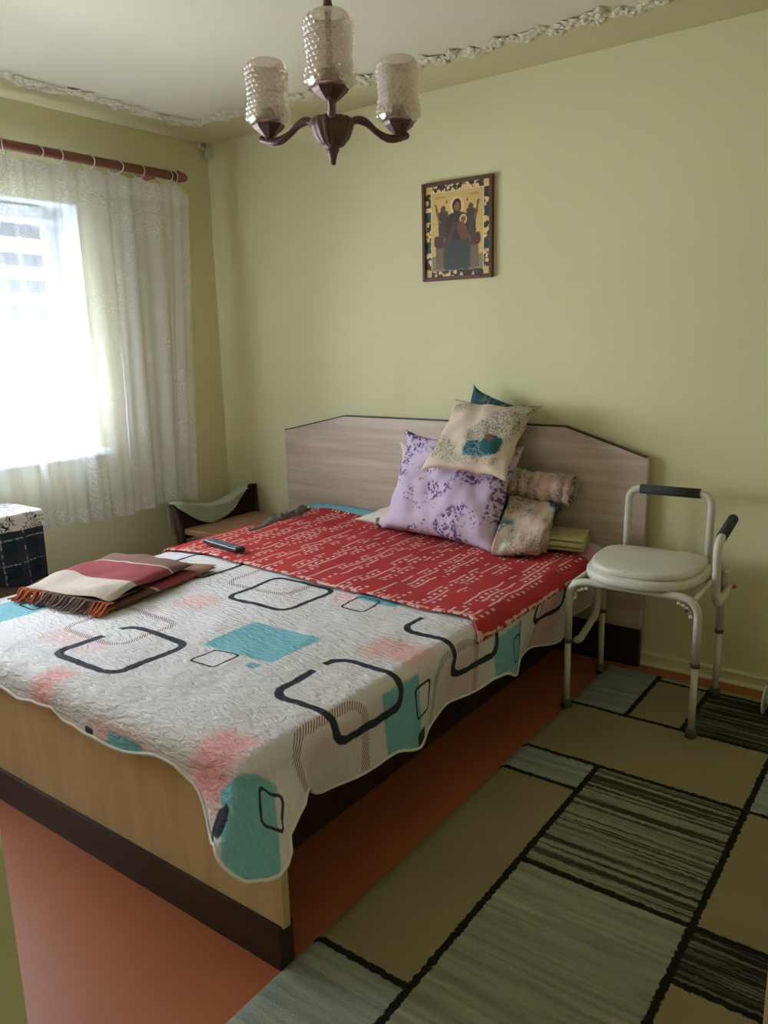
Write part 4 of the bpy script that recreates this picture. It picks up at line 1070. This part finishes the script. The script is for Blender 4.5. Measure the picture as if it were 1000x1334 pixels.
# ------------------------------------------------------------------ low dresser by the doorway
dr = thing('low_dresser', 'beige laminate low dresser whose pale edge stands over the rug', 'dresser', (3.7345, -1.87, 0))
DW, DD, DH = 0.21, 0.51, 0.86
M['paledge'] = laminate('pale_edge_laminate', srgb(204, 188, 156), srgb(216, 202, 172), (1, 1, 6))
span('carcass', (-DW+0.012, -DD, 0.05), (DW, DD, DH-0.022), M['paledge'], dr, 0.001)
span('top_board', (-DW-0.006, -DD-0.004, DH-0.022), (DW, DD+0.004, DH), M['paledge'], dr, 0.002)
span('plinth', (-DW+0.03, -DD+0.01, 0.0), (DW-0.01, DD-0.01, 0.05), M['dark'], dr)
for k in range(3):
    z0 = 0.06+k*0.258
    fr = span('drawer_front', (-DW, -DD+0.003, z0), (-DW+0.012, DD-0.003, z0+0.25), M['beige'], dr, 0.001)
    for y in (-0.25, 0.25):
        lathe('knob', [(0.0001, 0.022), (0.010, 0.020), (0.012, 0.014), (0.006, 0.008), (0.006, 0.0)], M['dark'], fr, 16, (-DW, y, z0+0.125), rot=(0, -PI/2, 0))

# ------------------------------------------------------------------ framed icon
def icon_mat():
    t = NT('gilt_icon_print', 0.45, 0.35); p = t.coord('Object')     # x -.19...19, z -.22...22
    n = t.n.new('ShaderNodeSeparateXYZ'); t.L.new(p, n.inputs[0]); uv = t.comb(n.outputs[0], n.outputs[2])
    n1 = t.v('SUBTRACT', t.noise(uv, 50.0, 2.0, color=True), (0.5, 0.5, 0.5)); q = t.v('ADD', uv, t.v('MULTIPLY', n1, (0.014, 0.014, 0)))
    gold = t.mix(t.noise(uv, 9.0, 3.0), srgb(206, 168, 100), srgb(222, 190, 124))
    orn = t.ss(t.vor(t.v('ADD', uv, t.v('MULTIPLY', n1, (0.02, 0.02, 0))), 44.0), 0.44, 0.52)
    border = t.mix(orn, srgb(226, 196, 138), srgb(66, 56, 46))
    for (cx, cy) in ((-.157, 0.07), (-.157, -0.07), (.157, 0.07), (.157, -0.07)):
        border = t.mix(t.ss(t.sdbox(q, cx, cy, .014, .022, .003), 0.002, -0.002), border, srgb(40, 74, 76))
    for cx in (-.157, .157):
        for cy in (-.19, .19): border = t.mix(t.ss(t.sdbox(uv, cx, cy, .016, .018, .002), 0.001, -0.001), border, srgb(220, 184, 120))
    c = border
    c = t.mix(t.ss(t.sdbox(uv, 0, 0, .142, .176, .001), 0.001, -0.001), c, srgb(232, 206, 150))
    c = t.mix(t.ss(t.sdbox(uv, 0, 0, .138, .172, .001), 0.001, -0.001), c, gold)
    def ell(c, cx, cy, hx, hy, col, pp=None): return t.mix(t.ss(t.sdell(pp or q, cx, cy, hx, hy), 0.05, -0.05), c, col)
    def rc(c, cx, cy, hx, hy, r, col, rot=0.0): return t.mix(t.ss(t.sdbox(q, cx, cy, hx, hy, r, rot), 0.0025, -0.0025), c, col)
    c = rc(c, 0, -.145, .138, .034, .001, srgb(122, 112, 104))                    # dais
    for s_ in (-1, 1):
        c = rc(c, .082*s_, -.10, .034, .07, .006, srgb(126, 104, 78))             # throne sides
        c = rc(c, .098*s_, -.045, .026, .026, .012, srgb(92, 62, 46))
        c = rc(c, .074*s_, .03, .026, .06, .012, srgb(84, 68, 58))                # attendants
        c = ell(c, .074*s_, .098, .013, .016, srgb(108, 78, 56))
        c = rc(c, .105*s_, .08, .006, .045, .005, srgb(126, 98, 64), .25*s_)
    c = ell(c, 0, .105, .038, .042, srgb(232, 206, 146), uv)
    c = ell(c, 0, .105, .024, .033, srgb(74, 52, 46)); c = ell(c, 0, .102, .014, .021, srgb(142, 104, 76))
    c = rc(c, 0, -.02, .062, .10, .045, srgb(72, 58, 54)); c = rc(c, 0, -.11, .072, .066, .02, srgb(72, 76, 70))
    c = ell(c, .034, .045, .020, .022, srgb(226, 196, 136), uv); c = ell(c, .034, .045, .012, .014, srgb(126, 90, 66))
    c = rc(c, .03, -.005, .024, .042, .018, srgb(126, 84, 66), -.4); c = rc(c, -.03, -.01, .012, .05, .008, srgb(96, 74, 62), .4)
    for s_ in (-1, 1):
        d = t.m('MULTIPLY', t.ss(t.sdbox(uv, .092*s_, .150, .026, .0045, .001), 0.001, -0.001), t.ss(t.m('SINE', t.m('MULTIPLY', n.outputs[0], 900.0)), -0.2, 0.2))
        c = t.mix(t.m('MULTIPLY', d, 0.7), c, srgb(112, 78, 40)); c = t.mix(t.ss(t.sdbox(uv, .055*s_, .128, .004, .006, .001), 0.001, -0.001), c, srgb(126, 86, 44))
    t.color(c); return t.mat
M['framewood'] = wood_mat('red_brown_frame_wood', srgb(84, 54, 40), srgb(112, 74, 56), (6, 6, 6))
ic = thing('framed_icon', 'gilt religious icon in a brown wooden frame hanging above the bed', 'picture', (1.6655, 0, 1.93))
W2, H2 = 0.1885, 0.221
span('icon_panel', (-W2+0.012, -0.012, -H2+0.012), (W2-0.012, -0.004, H2-0.012), icon_mat(), ic)
for s_ in (-1, 1):
    span('frame_stile', (s_*W2, -0.022, -H2), (s_*(W2-0.017), -0.001, H2), M['framewood'], ic, 0.003)
    span('frame_rail', (-W2+0.017, -0.0215, s_*H2), (W2-0.017, -0.001, s_*(H2-0.017)), M['framewood'], ic, 0.003)

# ------------------------------------------------------------------ chandelier
def bronze():
    t = NT('dark_aged_bronze', 0.45, 0.5); p = t.coord('Object'); t.bsdf.inputs['Metallic'].default_value = 0.55
    t.color(t.mix(t.noise(p, 30.0, 3.0), srgb(66, 48, 44), srgb(108, 82, 74))); t.bump(t.noise(p, 60.0, 3.0), 0.2, 0.003); return t.mat
M['bronze'] = bronze()
def shade_glass():
    t = NT('pressed_pink_glass', 0.12, 0.5); n = t.n; t.n.remove(t.bsdf)
    tr = n.new('ShaderNodeBsdfTransparent'); tr.inputs[0].default_value = (0.95, 0.92, 0.885, 1)
    gl = n.new('ShaderNodeBsdfGlossy'); gl.inputs['Roughness'].default_value = 0.08; gl.inputs[0].default_value = (1, 0.97, 0.94, 1)
    tl = n.new('ShaderNodeBsdfTranslucent'); df = n.new('ShaderNodeBsdfDiffuse'); c = t.mix(t.noise(t.coord('Object'), 9.0), srgb(200, 178, 158), srgb(216, 198, 178))
    t.L.new(c, tl.inputs[0]); t.L.new(c, df.inputs[0])
    m0 = n.new('ShaderNodeMixShader'); t.L.new(tl.outputs[0], m0.inputs[1]); t.L.new(df.outputs[0], m0.inputs[2])
    lw = n.new('ShaderNodeLayerWeight'); lw.inputs[0].default_value = 0.35
    m1 = n.new('ShaderNodeMixShader'); m1.inputs[0].default_value = 0.17; t.L.new(tr.outputs[0], m1.inputs[1]); t.L.new(m0.outputs[0], m1.inputs[2])
    m2 = n.new('ShaderNodeMixShader'); t.L.new(t.m('ADD', 0.13, t.m('MULTIPLY', lw.outputs['Fresnel'], 0.5)), m2.inputs[0]); t.L.new(m1.outputs[0], m2.inputs[1]); t.L.new(gl.outputs[0], m2.inputs[2])
    t.L.new(m2.outputs[0], t.out.inputs[0]); return t.mat
M['shade'] = shade_glass()
LX, LY = 2.035, -1.35
lamp = thing('chandelier', 'bronze three-arm chandelier with upright pressed glass shades hanging from the ceiling', 'chandelier', (LX, LY, 0))
lathe('bowl', [(0.0001, 1.957), (0.008, 1.960), (0.010, 1.975), (0.015, 1.992), (0.020, 2.000), (0.016, 2.004), (0.034, 2.012), (0.052, 2.034), (0.062, 2.06), (0.065, 2.078), (0.060, 2.086), (0.02, 2.090), (0.0001, 2.090)], M['bronze'], lamp, 64, ribs=16, ribamp=0.035)
lathe('column', [(0.014, 2.085), (0.014, 2.15), (0.018, 2.16), (0.022, 2.175), (0.030, 2.20), (0.034, 2.215), (0.02, 2.225), (0.010, 2.24), (0.009, 2.36), (0.014, 2.39), (0.010, 2.41), (0.009, 2.50), (0.0085, 2.53)], M['bronze'], lamp, 24)
lathe('ceiling_canopy', [(0.009, 2.47), (0.02, 2.475), (0.045, 2.50), (0.055, 2.53), (0.056, 2.5495), (0.0001, 2.5495)], M['bronze'], lamp, 32)
def shade_prof(u):      # slightly waisted jar, open rounded top
    tab = [(0, .040), (.04, .058), (.12, .066), (.25, .064), (.45, .058), (.65, .0605), (.82, .064), (.92, .0625), (.97, .057), (1, .050)]
    return interp(tab, u)
def shade_mesh():
    V, F = [], []; nu, nz_ = 168, 110; hgt = 0.185
    for side in (0, 1):
        for j in range(nz_+1):
            u = j/nz_
            for i in range(nu):
                a = 2*PI*i/nu; r = shade_prof(u)-0.0035*side
                if side == 0 and 0.06 < u < 0.93: r += 0.0062*math.sin(10*a+(PI/2 if int(u*13) % 2 else 0))**2*math.sin(u*PI*13)**2
                V.append((r*math.cos(a), r*math.sin(a), hgt*u))
    m = (nz_+1)*nu
    for s in (0, 1):
        for j in range(nz_):
            for i in range(nu):
                i2 = (i+1) % nu; q = (s*m+j*nu+i, s*m+j*nu+i2, s*m+(j+1)*nu+i2, s*m+(j+1)*nu+i); F.append(q if s == 0 else q[::-1])
    for i in range(nu):
        i2 = (i+1) % nu; a = nz_*nu; F.append((a+i, a+i2, m+a+i2, m+a+i))
    me = mesh('glass_shade', V, F); me.materials.append(M['shade']); return me
shm = shade_mesh()
arms = [(math.atan2(-3.311-LY, 3.642-LX) + d) for d in (0.0, 2.05, -2.15)]
RA = 0.235
for a in arms:
    d = Vector((math.cos(a), math.sin(a), 0))
    pts = [(0.05, 2.075), (0.085, 2.093), (0.12, 2.088), (0.155, 2.066), (0.195, 2.052), (0.235, 2.056), (0.262, 2.066)]
    P = [d*r + Vector((0, 0, z)) for r, z in pts]; P2 = []
    for i in range(len(P)-1):
        p0, p1, p2, p3 = P[max(i-1, 0)], P[i], P[i+1], P[min(i+2, len(P)-1)]
        for k in range(5):
            t = k/5; P2.append(0.5*((2*p1)+(p2-p0)*t+(2*p0-5*p1+4*p2-p3)*t*t+(3*p1-p0-3*p2+p3)*t**3))
    P2.append(P[-1]); n = len(P2)
    ar = tube('arm', P2, [0.0095+0.003*math.sin(i/n*PI*2.2)**2 for i in range(n-2)]+[0.011, 0.007], M['bronze'], lamp, 12)
    lathe('arm_knob', [(0.0001, -0.011), (0.008, -0.008), (0.011, 0), (0.008, 0.008), (0.0001, 0.011)], M['bronze'], ar, 14, tuple(d*0.262+Vector((0, 0, 2.066))))
    cup = lathe('cup', [(0.0001, 2.058), (0.012, 2.058), (0.013, 2.066), (0.024, 2.074), (0.045, 2.092), (0.050, 2.10), (0.046, 2.106), (0.034, 2.120), (0.02, 2.132), (0.017, 2.15), (0.0001, 2.15)], M['bronze'], lamp, 8, tuple(d*RA))
    for f in cup.data.polygons: f.use_smooth = False
    sh = bpy.data.objects.new('glass_shade', shm); C.objects.link(sh); sh.parent = lamp; sh.location = d*RA + Vector((0, 0, 2.098))
shm.polygons.foreach_set('use_smooth', [True]*len(shm.polygons))
